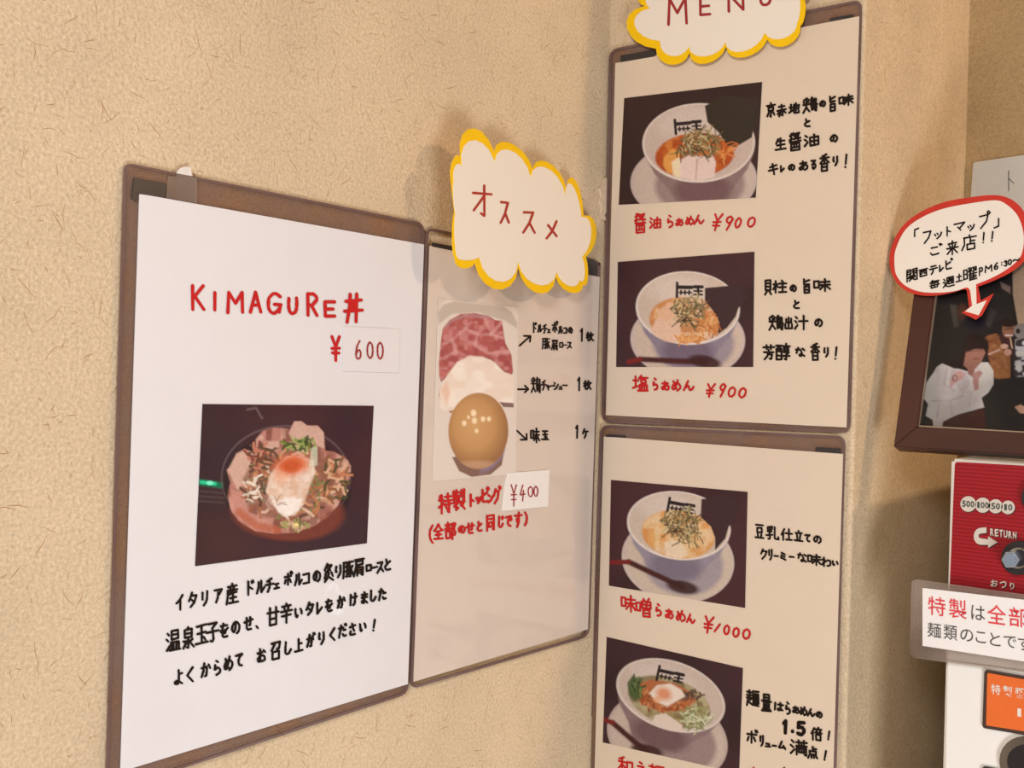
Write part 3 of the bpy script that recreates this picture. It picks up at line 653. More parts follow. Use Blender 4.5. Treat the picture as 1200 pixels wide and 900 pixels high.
write('arrow_mark', crop([('↗', 630, 445, 84, 76)], 490, 310, 5), L2(1), 2.1, K, T2)
write('arrow_mark', crop([('→', 618, 730, 72, 80)], 490, 310, 5), L2(1), 2.1, K, T2)
write('arrow_mark', crop([('↘', 660, 300, 76, 76)], 480, 450, 5), L2(1), 2.1, K, T2)
write('lettering', crop([('特', 192, 232, 72, 110), ('製', 267, 212, 68, 112), ('ト', 335, 213, 36, 70), ('ッ', 372, 208, 34, 50), ('ピ', 408, 188, 46, 84), ('ン', 438, 202, 34, 52), ('グ', 472, 188, 42, 90)], 480, 540, 4.615), L2(1), 2.7, R, T2, slope=-.15)
write('lettering', crop([('(', 118, 398, 34, 96), ('全', 156, 386, 52, 84), ('部', 222, 380, 62, 92), ('の', 282, 370, 40, 48), ('せ', 328, 364, 44, 66), ('と', 378, 355, 32, 56), ('同', 438, 335, 52, 92), ('じ', 492, 330, 34, 66), ('で', 536, 325, 40, 66), ('す', 588, 318, 44, 88), (')', 628, 314, 24, 72)], 480, 540, 4.615), L2(1), 2.5, R, T2, slope=-.12)
pl_ = slab('price_label', [(595, 554.4), (644, 550.6), (642.4, 593.6), (588.4, 599), (590, 580), (592, 565)], L2(3), 0.0008, M_label, T2, label='bright white pasted slip reading 400 yen')
write('lettering', [('¥', 602.3, 580, 8, 27), ('4', 612.5, 578, 7, 21), ('0', 621.7, 576.3, 6.5, 13), ('0', 628, 575.8, 5.5, 13)], L2(5), 1.3, M_ink_dr, pl_)

# ---- ramen pictures
def ramen(quad, white, rim, soup, saucer, bowlc, soupc, nori=None, spoon=None, meat=None, logo=(0, 0), lrot=0.0, spikes=None, kind=0, bg='3C2223'):
    p = Print(quad, white); p.fill(bg); p.put(np.clip((p.noise(50, kind+3)-.45)*3, 0, 1), '2E1C1E', .6)
    cx, cy, rx, ry, rot = rim
    sx, sy, srx, sry, srot = saucer
    p.put(p.ell(sx, sy, srx+1.2, sry+1.2, srot), bowlc[3]); p.put(p.ell(sx, sy, srx-2.5, sry-2.5, srot, 2), bowlc[2]); p.put(p.ell(sx+srx*.1, sy+sry*.1, srx*.72, sry*.75, srot, 5), bowlc[1], .8)
    # outside of the bowl under the rim
    c, s = math.cos(rot), math.sin(rot)
    def loc(u, v): return (cx+c*u*rx-s*v*ry, cy+s*u*rx+c*v*ry)
    body = [loc(-.97, .25), loc(-.8, .75), loc(-.55, 1.15), loc(-.38, 1.55), loc(.42, 1.55), loc(.62, 1.1), loc(.85, .7), loc(.98, .25)]
    p.put(p.poly(body, 2.5), bowlc[1]); p.put(p.ell(*loc(.05, 1.2), rx*.5, ry*.42, rot, 8), bowlc[4], .85)
    p.put(p.ell(cx, cy, rx, ry, rot), bowlc[0]); p.put(p.ell(cx+.3, cy-.6, rx-2.2, ry-2.2, rot, 1.5), bowlc[2])
    p.put(p.ell(cx-rx*.15, cy-ry*.5, rx*.6, ry*.4, rot, 12)*p.ell(cx+.3, cy-.6, rx-2.2, ry-2.2, rot, 1.5), bowlc[0], .45)
    ux, uy, urx, ury, urot = soup
    sm = p.ell(ux, uy, urx, ury, urot, 1.8)
    p.put(sm, soupc[0]); p.put(sm*p.ell(ux, uy+2, urx*.8, ury*.8, urot, 8), soupc[1], .7); p.mottle(sm, soupc[2:], 7, kind*11, .55)
    if nori:
        p.put(p.poly(nori, 1.3), ('33291F', '3E2629', '42262A')[kind]); p.put(p.poly(nori, 1.3)*np.clip((p.noise(20, 8)-.5)*3, 0, 1), '3A2828', .25)
    if meat:
        for q, h in meat: p.put(p.poly(q, 2.2), h, .95)
    # printed emblem inside the bowl: an upright, bars and two small blocks
    lx, ly = logo; cl, sl = math.cos(lrot), math.sin(lrot)
    def lp(u, v): u *= .95; v *= .82; return (lx+cl*u-sl*v, ly+sl*u+cl*v)
    ink = '2A1D20'
    p.put(p.line([lp(0, -3), lp(0, 17)], 3.2, .8), ink); p.put(p.line([lp(1, 3), lp(18, 3)], 4.4, .8), ink); p.put(p.line([lp(21, 2), lp(31, 2)], 4, .8), ink)
    for u in (5, 10, 15): p.put(p.line([lp(u, 8), lp(u, 13)], 2.2, .8), ink)
    p.put(p.line([lp(3, 10.5), lp(18, 10.5)], 2, .8), ink); p.put(p.line([lp(21, 8), lp(31, 8)], 2.2, .8), ink); p.put(p.line([lp(26, 3), lp(26, 13)], 3, .8), ink); p.put(p.line([lp(21, 13), lp(31, 13)], 2.4, .8), ink)
    if spikes:
        for (n, x, y, a, b, ln, wd, cols) in spikes: p.scratch(n, x, y, a, b, ln, wd, cols)
    if spoon:
        p.put(p.line(spoon[1:], 6.5, 2.5), '4A1F1E'); p.put(p.ell(spoon[-1][0], spoon[-1][1], 19, 7.5, .2, 3), '3E1C1C', .95); p.put(p.line(spoon[:2], 5.5, 1.5), '7C211E')
    p.c *= (0.94+0.12*p.noise(2.0, 19))[..., None]
    return p
SP = ['5A4630', '7F6C44', 'A08858', '3A2C20', '8A7048', 'C8B080', '6E5A3A']
ramen([(731.5, 115), (893, 96), (885.5, 231.5), (725, 240)], SPEC3, (818.8, 167.5, 66, 46.5, -.03), (814, 182, 46, 26, -.08), (813, 212, 73, 46, -.05),
    ['DDC6B6', '8A6C68', 'C6AB9A', 'C3A99C', '6E4C4C'], ['B34E1C', 'C96A2C', 'D98A3C', '983414', 'A84018'],
    nori=[(826, 124), (832, 121), (850, 112), (888, 116), (889, 140), (883, 152), (881, 161), (861, 173), (852, 170), (842, 155), (829, 143)],
    meat=[([(778, 184), (788, 174), (797, 178), (795, 206), (782, 202), (777, 194)], 'E0964A'), ([(787, 190), (795, 184), (800, 190), (798, 209), (789, 206)], 'EBD0A8'), ([(797, 188), (806, 182), (824, 183), (835, 181), (839, 190), (837, 208), (816, 212), (797, 208)], 'E4C4B6'), ([(816, 186), (818, 186), (816, 210), (815, 210)], 'B89080')],
    logo=(791, 143), lrot=-.08, kind=0, bg='3A2320', spikes=[(95, 822, 168, 22, 16, 15, 1.5, SP), (18, 852, 178, 9, 12, 12, 1.6, ['D98A4C', 'C86A2C']), (16, 800, 178, 18, 5, 14, 1.4, SP)]).build('photo_print', L3(1), M_print, T3, label='photo of the noodle bowl in orange soy broth')
ramen([(724, 307), (884, 295), (882.5, 430), (722, 430)], SPEC3, (806, 361, 61, 43, .06), (803, 375, 42, 27, .06), (806, 398, 66, 45, .03),
    ['E3CDBE', '8C7A84', 'CDB09A', 'C9AEA2', '6E5A66'], ['CF8A54', 'DC9E68', 'E6B484', 'B8683A', 'E8C4A4'],
    nori=[(826, 337.5), (853, 335), (868, 332), (875, 350), (865.5, 361), (862, 371), (852, 384), (841, 392), (843, 378), (836, 365), (826, 352)],
    meat=[([(763, 388), (768, 375), (782, 366), (796, 372), (798, 388), (794, 402), (780, 400), (768, 394)], 'E4B698'), ([(770, 365), (784, 354), (794, 358), (792, 372), (776, 378)], 'E2AE88')],
    spoon=[(737, 424), (750, 421), (790, 423), (826, 424)], logo=(793.5, 334), lrot=.02, kind=1, bg='422527', spikes=[(85, 808, 366, 20, 18, 14, 1.5, SP), (28, 830, 382, 13, 13, 12, 1.8, ['C8763C', 'E0A060', 'A85A2C']), (20, 812, 398, 20, 4, 12, 1.5, ['D0803C', 'E8A868'])]).build('photo_print', L3(1), M_print, T3, label='photo of the noodle bowl in pale salt broth')
ramen([(716, 562.5), (876, 576.5), (873, 712.5), (713.5, 686.3)], SPEC4, (795.5, 616, 61, 40, .14), (795, 626, 43, 28, .16), (794.5, 656, 65, 49, .16),
    ['EAD2C6', '9A8A94', 'D3B8A4', 'D2B8AC', '7A6A78'], ['E09A5A', 'E8B070', 'F0C898', 'D88848', 'F0D0A8'],
    nori=[(822, 585), (829, 584), (846, 580), (867, 590), (862, 612), (854, 617), (850, 631), (838, 645), (838, 630), (833, 617), (821, 606)],
    meat=[([(778, 636), (788, 632), (800, 636), (806, 650), (796, 656), (780, 650)], 'F0D0B0')],
    spoon=[(715, 659), (737, 658.5), (765, 672), (800, 688)], logo=(784.5, 586), lrot=.18, kind=2, bg='4A272B', spikes=[(90, 798, 614, 22, 16, 14, 1.5, SP), (20, 806, 632, 16, 8, 14, 1.4, SP)]).build('photo_print', L4(1), M_print, T4, label='photo of the noodle bowl in creamy miso broth')
def bibim():
    p = ramen([(711, 746.5), (870.5, 783), (866, 906), (706.3, 870)], SPEC4, (786, 815, 66, 40, .34), (784, 822, 50, 27, .34), (782, 864, 71, 50, .3),
        ['E3CCC0', '8E7070', 'CDB2A4', 'C4A89E', '6E4E50'], ['8E7A58', 'A88A5C', 'B8A078', '6E5A3C', 'C4B48C'],
        meat=[([(735, 800), (741, 792), (752, 795), (752, 815), (744, 822), (737, 814)], '4E5A34'), ([(748, 802), (762, 796), (790, 800), (812, 812), (816, 822), (800, 832), (775, 835), (752, 825)], 'B4643C')],
        spoon=[(707, 843), (718, 847), (742, 868), (758, 880)], logo=(772.5, 783), lrot=.22, kind=3, bg='40242A',
        spikes=[(80, 778, 820, 30, 14, 5, 2.2, ['C06A3C', 'A84E28', 'D08A58', '8A4428']), (50, 816, 842, 16, 12, 15, 1.4, ['C8C49C', '9A9A64', '7A7A48', 'E0D8B8']), (24, 745, 806, 8, 12, 8, 2, ['4A5A30', '6E7A44', '2E3A24']), (18, 812, 815, 12, 5, 8, 2, ['4A3A34', '6A4A3C'])])
    e = [(761, 812), (770, 803), (786, 801), (798, 808), (803, 816), (794, 821), (782, 828), (768, 822)]
    p.put(p.poly(e, 2.5), 'EFD6C4'); p.put(p.ell(778, 813, 9, 7, .4, 6), 'DE7A40', .8); p.put(p.ell(770, 820, 5, 4, 0, 3), 'E8945C', .6)
    p.put(p.poly([(768, 838), (780, 836), (800, 850), (798, 857), (778, 854), (764, 846)], 2), 'E6CABA')
    return p
bibim().build('photo_print', L4(1), M_print, T4, label='photo of the brothless noodle bowl with an egg on top')

# ---- poster 3 lettering
def C3(l, ox, oy, hs=1.0): return crop(l, ox, oy, 7.5, hs)
kw = 2.45
write('lettering', C3([('京', 325, 295, 80, 130), ('赤', 420, 298, 84, 105), ('地', 530, 280, 92, 100), ('鶏', 670, 250, 130, 130), ('の', 780, 235, 56, 62), ('旨', 868, 232, 72, 145), ('味', 985, 205, 130, 100)], 860, 90), L3(1), kw, K, T3, slope=-.2)
write('lettering', C3([('と', 645, 405, 62, 72)], 860, 90), L3(1), kw, K, T3)
write('lettering', C3([('生', 410, 592, 100, 112), ('醤', 540, 567, 104, 165), ('油', 685, 555, 140, 112), ('の', 880, 540, 72, 76)], 860, 90), L3(1), kw, K, T3, slope=-.17)
write('lettering', C3([('キ', 345, 812, 84, 104), ('レ', 422, 808, 44, 62), ('の', 507, 795, 62, 62), ('あ', 612, 782, 88, 88), ('る', 700, 772, 62, 84), ('香', 797, 756, 94, 150), ('り', 893, 740, 60, 88), ('！', 982, 742, 54, 124)], 860, 90), L3(1), kw, K, T3, slope=-.15)
write('lettering', C3([('貝', 300, 197, 76, 140), ('柱', 402, 195, 124, 112), ('の', 522, 207, 60, 68), ('旨', 640, 187, 78, 135), ('味', 775, 180, 150, 112)], 860, 310), L3(1), kw, K, T3, slope=-.04)
write('lettering', C3([('と', 550, 352, 62, 76)], 860, 310), L3(1), kw, K, T3)
write('lettering', C3([('鶏', 370, 515, 130, 130), ('出', 482, 515, 74, 110), ('汁', 592, 510, 120, 130), ('の', 745, 510, 76, 80)], 860, 310), L3(1), kw, K, T3, slope=-.02)
write('lettering', C3([('芳', 306, 770, 104, 140), ('醇', 430, 772, 130, 150), ('な', 585, 770, 86, 84), ('香', 715, 766, 86, 150), ('り', 812, 770, 54, 90), ('！', 895, 780, 54, 120)], 860, 310), L3(1), kw, K, T3, slope=.0)
k5 = 5.4545
write('lettering', crop([('醤', 275, 170, 72, 132), ('油', 371, 168, 76, 78), ('ら', 465, 160, 52, 84), ('あ', 525, 166, 52, 50), ('め', 590, 156, 56, 60), ('ん', 650, 150, 66, 64)], 700, 230, k5), L3(1), 2.2, R, T3, slope=-.1)
write('lettering', crop([('¥', 765, 165, 60, 112), ('9', 840, 172, 54, 96), ('0', 900, 170, 40, 66), ('0', 985, 165, 52, 66)], 700, 230, k5), L3(1), 2.3, R, T3, lean=-.25)
write('lettering', crop([('塩', 275, 158, 100, 108), ('ら', 370, 165, 46, 80), ('あ', 435, 176, 56, 62), ('め', 505, 172, 60, 76), ('ん', 585, 175, 70, 70)], 700, 420, k5), L3(1), 2.4, R, T3)
write('lettering', crop([('¥', 722, 205, 56, 90), ('9', 798, 205, 46, 92), ('0', 860, 215, 50, 66), ('0', 928, 220, 50, 66)], 700, 420, k5), L3(1), 2.4, R, T3, lean=-.2)
# ---- poster 4 lettering
write('lettering', C3([('豆', 225, 245, 80, 134), ('乳', 342, 260, 112, 120), ('仕', 465, 275, 100, 110), ('立', 570, 290, 78, 98), ('て', 650, 302, 60, 72), ('の', 735, 315, 76, 76)], 860, 590), L4(1), 2.3, K, T4, slope=.1)
write('lettering', C3([('ク', 265, 445, 66, 100), ('リ', 322, 450, 46, 100), ('ー', 372, 462, 36, 20), ('ミ', 432, 460, 60, 84), ('ー', 508, 470, 40, 20), ('な', 600, 476, 84, 84), ('味', 705, 492, 118, 100), ('わ', 815, 515, 86, 84), ('い', 890, 526, 58, 60)], 860, 590), L4(1), 2.3, K, T4, slope=.1)
write('lettering', C3([('麺', 165, 290, 112, 140), ('量', 287, 327, 90, 160), ('は', 395, 360, 86, 78), ('ら', 475, 375, 60, 112), ('あ', 545, 390, 64, 64), ('め', 612, 400, 66, 80), ('ん', 680, 415, 66, 70), ('の', 750, 430, 58, 60)], 860, 780), L4(1), 2.5, K, T4, slope=.12)
for q in (('1', 452, 540, 54, 118), ('.', 515, 548, 30, 80), ('5', 590, 555, 78, 118)): write('lettering', C3([q], 860, 780), L4(1), 4.4, K, T4, slope=.12, label='bold figure of 1.5')
write('lettering', C3([('倍', 725, 602, 100, 116), ('！', 832, 615, 50, 80)], 860, 780), L4(1), 2.5, K, T4, slope=.12)
write('lettering', C3([('ボ', 160, 630, 96, 124), ('リ', 245, 662, 44, 100), ('ュ', 300, 690, 50, 60), ('ー', 356, 705, 34, 20), ('ム', 425, 700, 70, 70), ('満', 570, 720, 152, 140), ('点', 695, 765, 92, 112), ('！', 800, 790, 64, 92)], 860, 780), L4(1), 2.5, K, T4, slope=.12)
write('lettering', crop([('味', 148, 110, 72, 80), ('噌', 222, 130, 76, 92), ('ら', 293, 143, 38, 62), ('あ', 345, 162, 42, 48), ('め', 400, 172, 46, 56), ('ん', 448, 185, 42, 46)], 700, 680, 4.09), L4(1), 2.4, R, T4, slope=.14)
write('lettering', crop([('¥', 533, 212, 48, 82), ('/', 575, 228, 30, 42), ('0', 620, 238, 28, 46), ('0', 665, 250, 32, 46), ('0', 715, 258, 38, 50)], 700, 680, 4.09), L4(1), 2.5, R, T4, slope=.14, lean=-.15)
for q in (('和', 733, 898, 18, 22), ('え', 751, 902, 14, 18), ('麺', 769, 908, 18, 22)): write('lettering', [q], L4(1), 2.4, R, T4, slope=.2)
write('lettering', [('/', 880, 906, 10, 16)], L4(1), 2.2, R, T4, slope=.2)
write('lettering', [('/', 917, 908, 6, 20)], L4(1), 2.2, K, T4, slope=.2)

# ------------------------------------------------------------------ cloud-shaped signs
def smooth_closed(pts, n=6):
    P = [np.array(p, float) for p in pts]; out = []; k = len(P)
    for i in range(k):
        p0, p1, p2, p3 = P[i-1], P[i], P[(i+1) % k], P[(i+2) % k]
        for j in range(n):
            t = j/n; out.append(tuple(0.5*((2*p1)+(-p0+p2)*t+(2*p0-5*p1+4*p2-p3)*t*t+(-p0+3*p1-3*p2+p3)*t**3)))
    return out
def lobes(pts, n=7):
    """pts: list of (cusp, bulge point) pairs -> scalloped outline"""
    out = []; k = len(pts)
    for i in range(k):
        a, m_ = np.array(pts[i][0], float), np.array(pts[i][1], float); b = np.array(pts[(i+1) % k][0], float)
        ctl = 2*m_-0.5*(a+b)
        # fatter lobes: quartic-like blend of two control points
        c1 = a+(ctl-0.5*(a+b))*0.68+(m_-0.5*(a+b))*0.0+(m_-a)*0.18; c2 = b+(ctl-0.5*(a+b))*0.68+(m_-b)*0.18
        for j in range(n):
            t = j/n; out.append(tuple((1-t)**3*a+3*(1-t)**2*t*c1+3*(1-t)*t*t*c2+t**3*b))
    return out
# recommendation cloud: hinged close to the wall at its right, standing off at its left
xr, xl = onplane(698, 280, PA(0.014)), onplane(530, 230, PA(0.045))
dirv = xr-xl; dirv[2] = 0; nrm = np.cross(dirv, [0, 0, 1.0]); nrm = nrm/np.linalg.norm(nrm)
if nrm[1] > 0: nrm = -nrm
PC1 = (xl, nrm)
k4 = 4.285
def z4(l): return [((510+a/k4, 140+b/k4), (510+c_/k4, 140+d/k4)) for a, b, c_, d in l]
outer = lobes(z4([(128, 190, 185, 62), (298, 165, 385, 132), (490, 250, 575, 230), (658, 350, 705, 322), (745, 482, 803, 560), (757, 690, 765, 790), (745, 828, 680, 862), (607, 790, 515, 858), (418, 740, 315, 838), (200, 720, 140, 742), (100, 700, 88, 590), (98, 465, 85, 350), (80, 300, 92, 210)]), 7)
inner = lobes(z4([(135, 238, 190, 120), (300, 212, 385, 170), (480, 292, 565, 258), (655, 385, 690, 345), (735, 490, 778, 565), (738, 690, 748, 780), (725, 805, 670, 828), (612, 762, 515, 818), (418, 712, 325, 800), (222, 690, 160, 705), (112, 690, 100, 590), (103, 470, 93, 380), (95, 310, 104, 240)]), 7)
tc1 = thing('cloud_sign', tuple(onplane(612, 250, PC1)), 'cloud-shaped yellow-edged card with four red katakana, over the topping menu', 'sign')
slab('yellow_card', outer, PC1, 0.0007, M_yellow, tc1, label='yellow backing card showing as a border')
slab('white_card', inner, shift(PC1, 0.0006), 0.0005, M_card, tc1)
M_ink_or = mat('brick_red_ink', (0.42, 0.035, 0.02), 0.5, 0.3, noise=0.08)
write('lettering', [('オ', 565, 235.5, 24, 42), ('ス', 591.5, 248, 12, 30), ('ス', 619.8, 259.5, 17, 30), ('メ', 646.8, 268.5, 18, 25)], shift(PC1, 0.0009), 2.8, M_ink_or, tc1, slope=.1)
# a little stand-off block holds the card's left side off the case
bm = bmesh.new(); q = onplane(600, 290, PC1); box(bm, (q[0]-0.006, q[1]+0.001, q[2]-0.006), (q[0]+0.006, -0.006, q[2]+0.006)); bmobj('sticky_pad', bm, M_tape, tc1)
# MENU cloud
PC2 = PB(0.012)
k5_ = 5.0
def z5(l): return [((720+a/k5_, b/k5_), (720+c_/k5_, d/k5_)) for a, b, c_, d in l]
o2 = lobes(z5([(178, 35, 92, 165), (243, 285, 330, 368), (440, 308, 535, 362), (655, 272, 760, 325), (895, 232, 1010, 255), (1090, 150, 1115, 80), (1112, 5, 1120, -130), (1010, -230, 800, -290), (640, -240, 480, -270), (330, -200, 180, -190), (170, -80, 140, -20)]), 8)
i2 = lobes(z5([(210, 48, 135, 150), (268, 240, 335, 318), (436, 272, 535, 320), (650, 245, 755, 290), (880, 192, 990, 215), (1070, 130, 1085, 70), (1085, 0, 1085, -110), (990, -205, 800, -255), (640, -205, 480, -235), (340, -170, 215, -160), (205, -70, 185, -10)]), 8)
tc2 = thing('cloud_sign', tuple(onplane(842, 20, PC2)), 'cloud-shaped yellow-edged card lettered MENU, cut by the top of the picture', 'sign')
slab('yellow_card', o2, PC2, 0.0007, M_yellow, tc2, label='yellow backing card showing as a border')
slab('white_card', i2, shift(PC2, 0.0006), 0.0005, M_card, tc2)
write('lettering', crop([('M', 370, 65, 130, 170), ('E', 530, 35, 90, 125), ('N', 712, 10, 120, 115), ('U', 885, -20, 85, 110)], 720, 0, 5), shift(PC2, 0.0009), 3.2, M_ink_dr, tc2, slope=-.1)
bm = bmesh.new(); q = onplane(850, 40, PC2); box(bm, (q[0]+0.0007, q[1]-0.01, q[2]-0.008), (-0.0055, q[1]+0.01, q[2]+0.008)); bmobj('sticky_pad', bm, M_tape, tc2)

# ------------------------------------------------------------------ ticket machine
XM = 0.0
PM = PB(0.0)
def at(px, py, off=0.0): return onplane(px, py, PB(off))
yL = float(at(1114.5, 539)[1]); zT = float(at(1114.5, 537.8)[2]); yR = yL-0.42; zB = ZF
M_body = mat('cream_white_machine_paint', (0.86, 0.87, 0.86), 0.35, 0.5, noise=0.015, scale=8)
M_red = bpy.data.materials.new('red_ribbed_panel'); M_red.use_nodes = True
nt = M_red.node_tree; b = nt.nodes['Principled BSDF']; b.inputs['Roughness'].default_value = 0.45; b.inputs['Specular IOR Level'].default_value = 0.3
tcn = nt.nodes.new('ShaderNodeTexCoord'); wv = nt.nodes.new('ShaderNodeTexWave'); wv.bands_direction = 'Z'; wv.inputs['Scale'].default_value = 88
cr = nt.nodes.new('ShaderNodeValToRGB'); cr.color_ramp.elements[0].color = (0.24, 0.004, 0.010, 1); cr.color_ramp.elements[1].color = (0.36, 0.009, 0.020, 1)
nt.links.new(tcn.outputs['Object'], wv.inputs['Vector']); nt.links.new(wv.outputs[0], cr.inputs[0]); nt.links.new(cr.outputs[0], b.inputs['Base Color'])
mt = thing('ticket_machine', (XM+0.18, (yL+yR)/2, ZF), 'white meal-ticket machine with red coin panel, standing in the recess', 'vending machine')
bm = bmesh.new(); box(bm, (XM, yR, ZF), (LX-0.004, yL, zT))
bmesh.ops.bevel(bm, geom=[e for e in bm.edges], offset=0.0025, segments=3, affect='EDGES')
bmobj('body', bm, M_body, mt)
slab('coin_panel', rounded([(1119, 541.2), (1330, 553), (1330, 745), (1110.5, 745)], 4), PB(0.0008), 0.0012, M_red, mt, label='red panel of fine horizontal ribs')
slab('lower_panel', rounded([(1111, 774), (1330, 805), (1330, 1100), (1104, 1100)], 4), PB(0.0015), 0.002, M_body, mt)
M_dot = mat('grey_printed_disc', (0.62, 0.58, 0.52), 0.6, noise=0.02)
M_dshadow = mat('dark_print_outline', (0.05, 0.015, 0.015), 0.6, noise=0.05)
M_green = mat('dark_green_print', (0.03, 0.05, 0.04), 0.6, noise=0.05)
for (x, y, r, t) in ((1134.6, 590.6, 9.2, '500'), (1151.6, 592, 8.9, '100'), (1166.7, 593.3, 8.3, '50'), (1181.2, 594.6, 8.0, '10')):
    cp = [(x+r*math.cos(a*math.pi/10), y+r*math.sin(a*math.pi/10)) for a in range(20)]
    slab('coin_mark_outline', [(a+.9, b_+1.1) for a, b_ in cp], PB(0.0010), 0.0002, M_dshadow, mt)
    d = slab('coin_mark', cp, PB(0.0014), 0.0003, M_dot, mt)
    n = len(t); wch = {3: 4.3, 2: 4.8}[n]
    font_text('numerals', [(c_, x+(i-(n-1)/2)*(wch+0.7), y+(i-(n-1)/2)*.3, wch*(0.6 if c_ == '1' else 1), 7.2) for i, c_ in enumerate(t)], PB(0.0018), M_green, d, bold=0.02)
# return arrow: a U turned on its side ending in an arrow head
def uarrow(dx, dy):
    out = [(1156, 618), (1147, 618.5)]
    for k in range(9):
        a = math.pi/2+k*math.pi/8; out.append((1149+8*math.cos(a), 628.5-9.8*math.sin(a)))
    out += [(1158, 638.5), (1158, 642), (1169, 635.5), (1158, 628.5), (1158, 632), (1150, 631)]
    for k in range(5):
        a = -math.pi/2-k*math.pi/4; out.append((1149.5+3*math.cos(a), 628+2.8*math.sin(a+math.pi)))
    out += [(1156, 624.5)]
    return [(x+dx, y+dy) for x, y in out]
slab('return_arrow_outline', uarrow(1.2, 1.2), PB(0.0010), 0.0002, M_dshadow, mt)
slab('return_arrow', uarrow(0, 0), PB(0.0014), 0.0003, M_dot, mt, label='pale hooked arrow pointing to the knob')
for k, (dx, m_) in enumerate(((0.9, M_dshadow), (0, M_dot))):
    font_text('lettering', [(c_, 1162.5+i*5.3+dx, 623.6+i*.75+dx, 4.2, 8.6) for i, c_ in enumerate('RETURN')], PB(0.0012+0.0004*k), m_, mt, bold=0.03, label='word RETURN' if k else None)
    font_text('lettering', [(c_, 1165+i*10.5+dx, 683.5+i*1.6+dx, (8.5, 8, 5)[i], 8) for i, c_ in enumerate('おつり')], PB(0.0012+0.0004*k), m_, mt, bold=0.02)
# knob
def disc(name, cx, cy, r, off, th, m, parent, n=24, rx=1.0, label=None, rot=0.0):
    return slab(name, [(cx+r*rx*math.cos(rot+a*2*math.pi/n), cy+r*math.sin(rot+a*2*math.pi/n)) for a in range(n)], PB(off), th, m, parent, label=label)
M_blackp = mat('black_plastic', (0.02, 0.018, 0.022), 0.35, noise=0.05)
M_chrome = mat('chrome', (0.62, 0.64, 0.68), 0.15, metal=1.0, noise=0.02)
M_blue = mat('bluish_steel', (0.42, 0.50, 0.62), 0.3, metal=0.7, noise=0.05, scale=30)
kb = disc('return_knob', 1193, 654, 20, 0.006, 0.005, M_blackp, mt, label='black round boss with a steel hexagonal knob')
disc('knob_ring', 1193, 654, 12.5, 0.0075, 0.002, M_chrome, kb)
disc('knob_well', 1194.5, 654, 10, 0.008, 0.001, M_blackp, kb)
disc('knob_head', 1184, 656, 10.5, 0.016, 0.009, M_blue, kb, n=6)
disc('knob_face', 1183.3, 656, 7.6, 0.0168, 0.001, mat('polished_steel_face', (0.30, 0.40, 0.55), 0.35, metal=0.6, noise=0.05), kb, n=12)
disc('coin_slot_boss', 1216, 583, 20, 0.006, 0.005, M_blackp, mt, rx=0.95)
# orange button with frame, below the taped sign
bf = slab('ticket_button', rounded([(1153.5, 784.8), (1240, 799.5), (1240, 868), (1151, 853)], 4), PB(0.004), 0.0025, mat('dark_brown_button_frame', (0.06, 0.035, 0.03), 0.4, noise=0.05), mt, label='orange ticket button in a dark frame')
slab('button_face', rounded([(1157, 788.5), (1238, 803), (1238, 863), (1155.5, 850)], 2), PB(0.0048), 0.001, mat('orange_button_face', (0.78, 0.16, 0.03), 0.4, noise=0.02), bf)
M_wtxt = mat('white_print', (0.80, 0.74, 0.66), 0.6, noise=0.02)
font_text('lettering', [('特', 1167, 808, 11, 12), ('製', 1181, 810, 11.5, 12), ('醤', 1195, 812, 11.5, 12), ('油', 1209, 814, 11.5, 12)], PB(0.0052), M_wtxt, bf, slope=.15, bold=0.012)
font_text('lettering', [('1', 1194.5, 835, 4.5, 9.5), ('1', 1203, 836, 4.5, 9.5), ('0', 1211, 837.5, 6, 9.5), ('0', 1219, 839, 6, 9.5)], PB(0.0052), M_wtxt, bf, slope=.15, bold=0.012)
lk = disc('ticket_lock', 1199, 891, 28, 0.005, 0.004, M_chrome, mt, rx=1.0, label='silver ring around a black oval hole')
disc('lock_hole', 1202, 892, 20, 0.0056, 0.001, M_blackp, lk, rx=1.1)
slab('ticket_button', rounded([(1151, 898), (1240, 914), (1240, 990), (1149, 975)], 4), PB(0.004), 0.0025, M_blackp, mt)

# laminated notice taped across the machine
PS = PB(0.012)
tn = thing('laminated_notice', tuple(onplane(1140, 735, PS)), 'white laminated strip of red and grey print, taped across the ticket machine', 'sign')
fo = rounded([(1068, 678), (1290, 709), (1290, 800), (1066, 770.5)], 9)
slab('film_edge', fo, PS, 0.0008, M_clear, tn, hole=inset(fo, 2.5))
slab('film_back', inset(fo, 2.5), PB(0.0117), 0.0004, M_clear, tn, label='clear film margin')
slab('sheet', [(1081, 689), (1270, 711), (1270, 786), (1081, 756.8)], PB(0.0123), 0.0005, paper_mat('bright_notice_paper', (0.86, 0.86, 0.87), 0.4), tn)
M_pr = mat('bright_red_print', (0.72, 0.04, 0.06), 0.5, noise=0.03); M_pk = mat('grey_black_print', (0.07, 0.065, 0.065), 0.5, noise=0.03)
PT = PB(0.0128)
font_text('lettering', [('特', 1097.8, 710.5, 20.5, 22), ('製', 1122.3, 713.5, 21, 22.5)], PT, M_pr, tn, slope=.13, bold=0.004, label='red printed characters')
font_text('lettering', [('は', 1146.2, 718.3, 16, 17)], PT, M_pk, tn, slope=.13)
font_text('lettering', [('全', 1168, 720.3, 22, 22.5), ('部', 1193, 723.5, 21.5, 22.5), ('の', 1216, 727, 17, 16), ('せ', 1238, 730, 19, 19)], PT, M_pr, tn, slope=.13, bold=0.004, label='red printed characters')
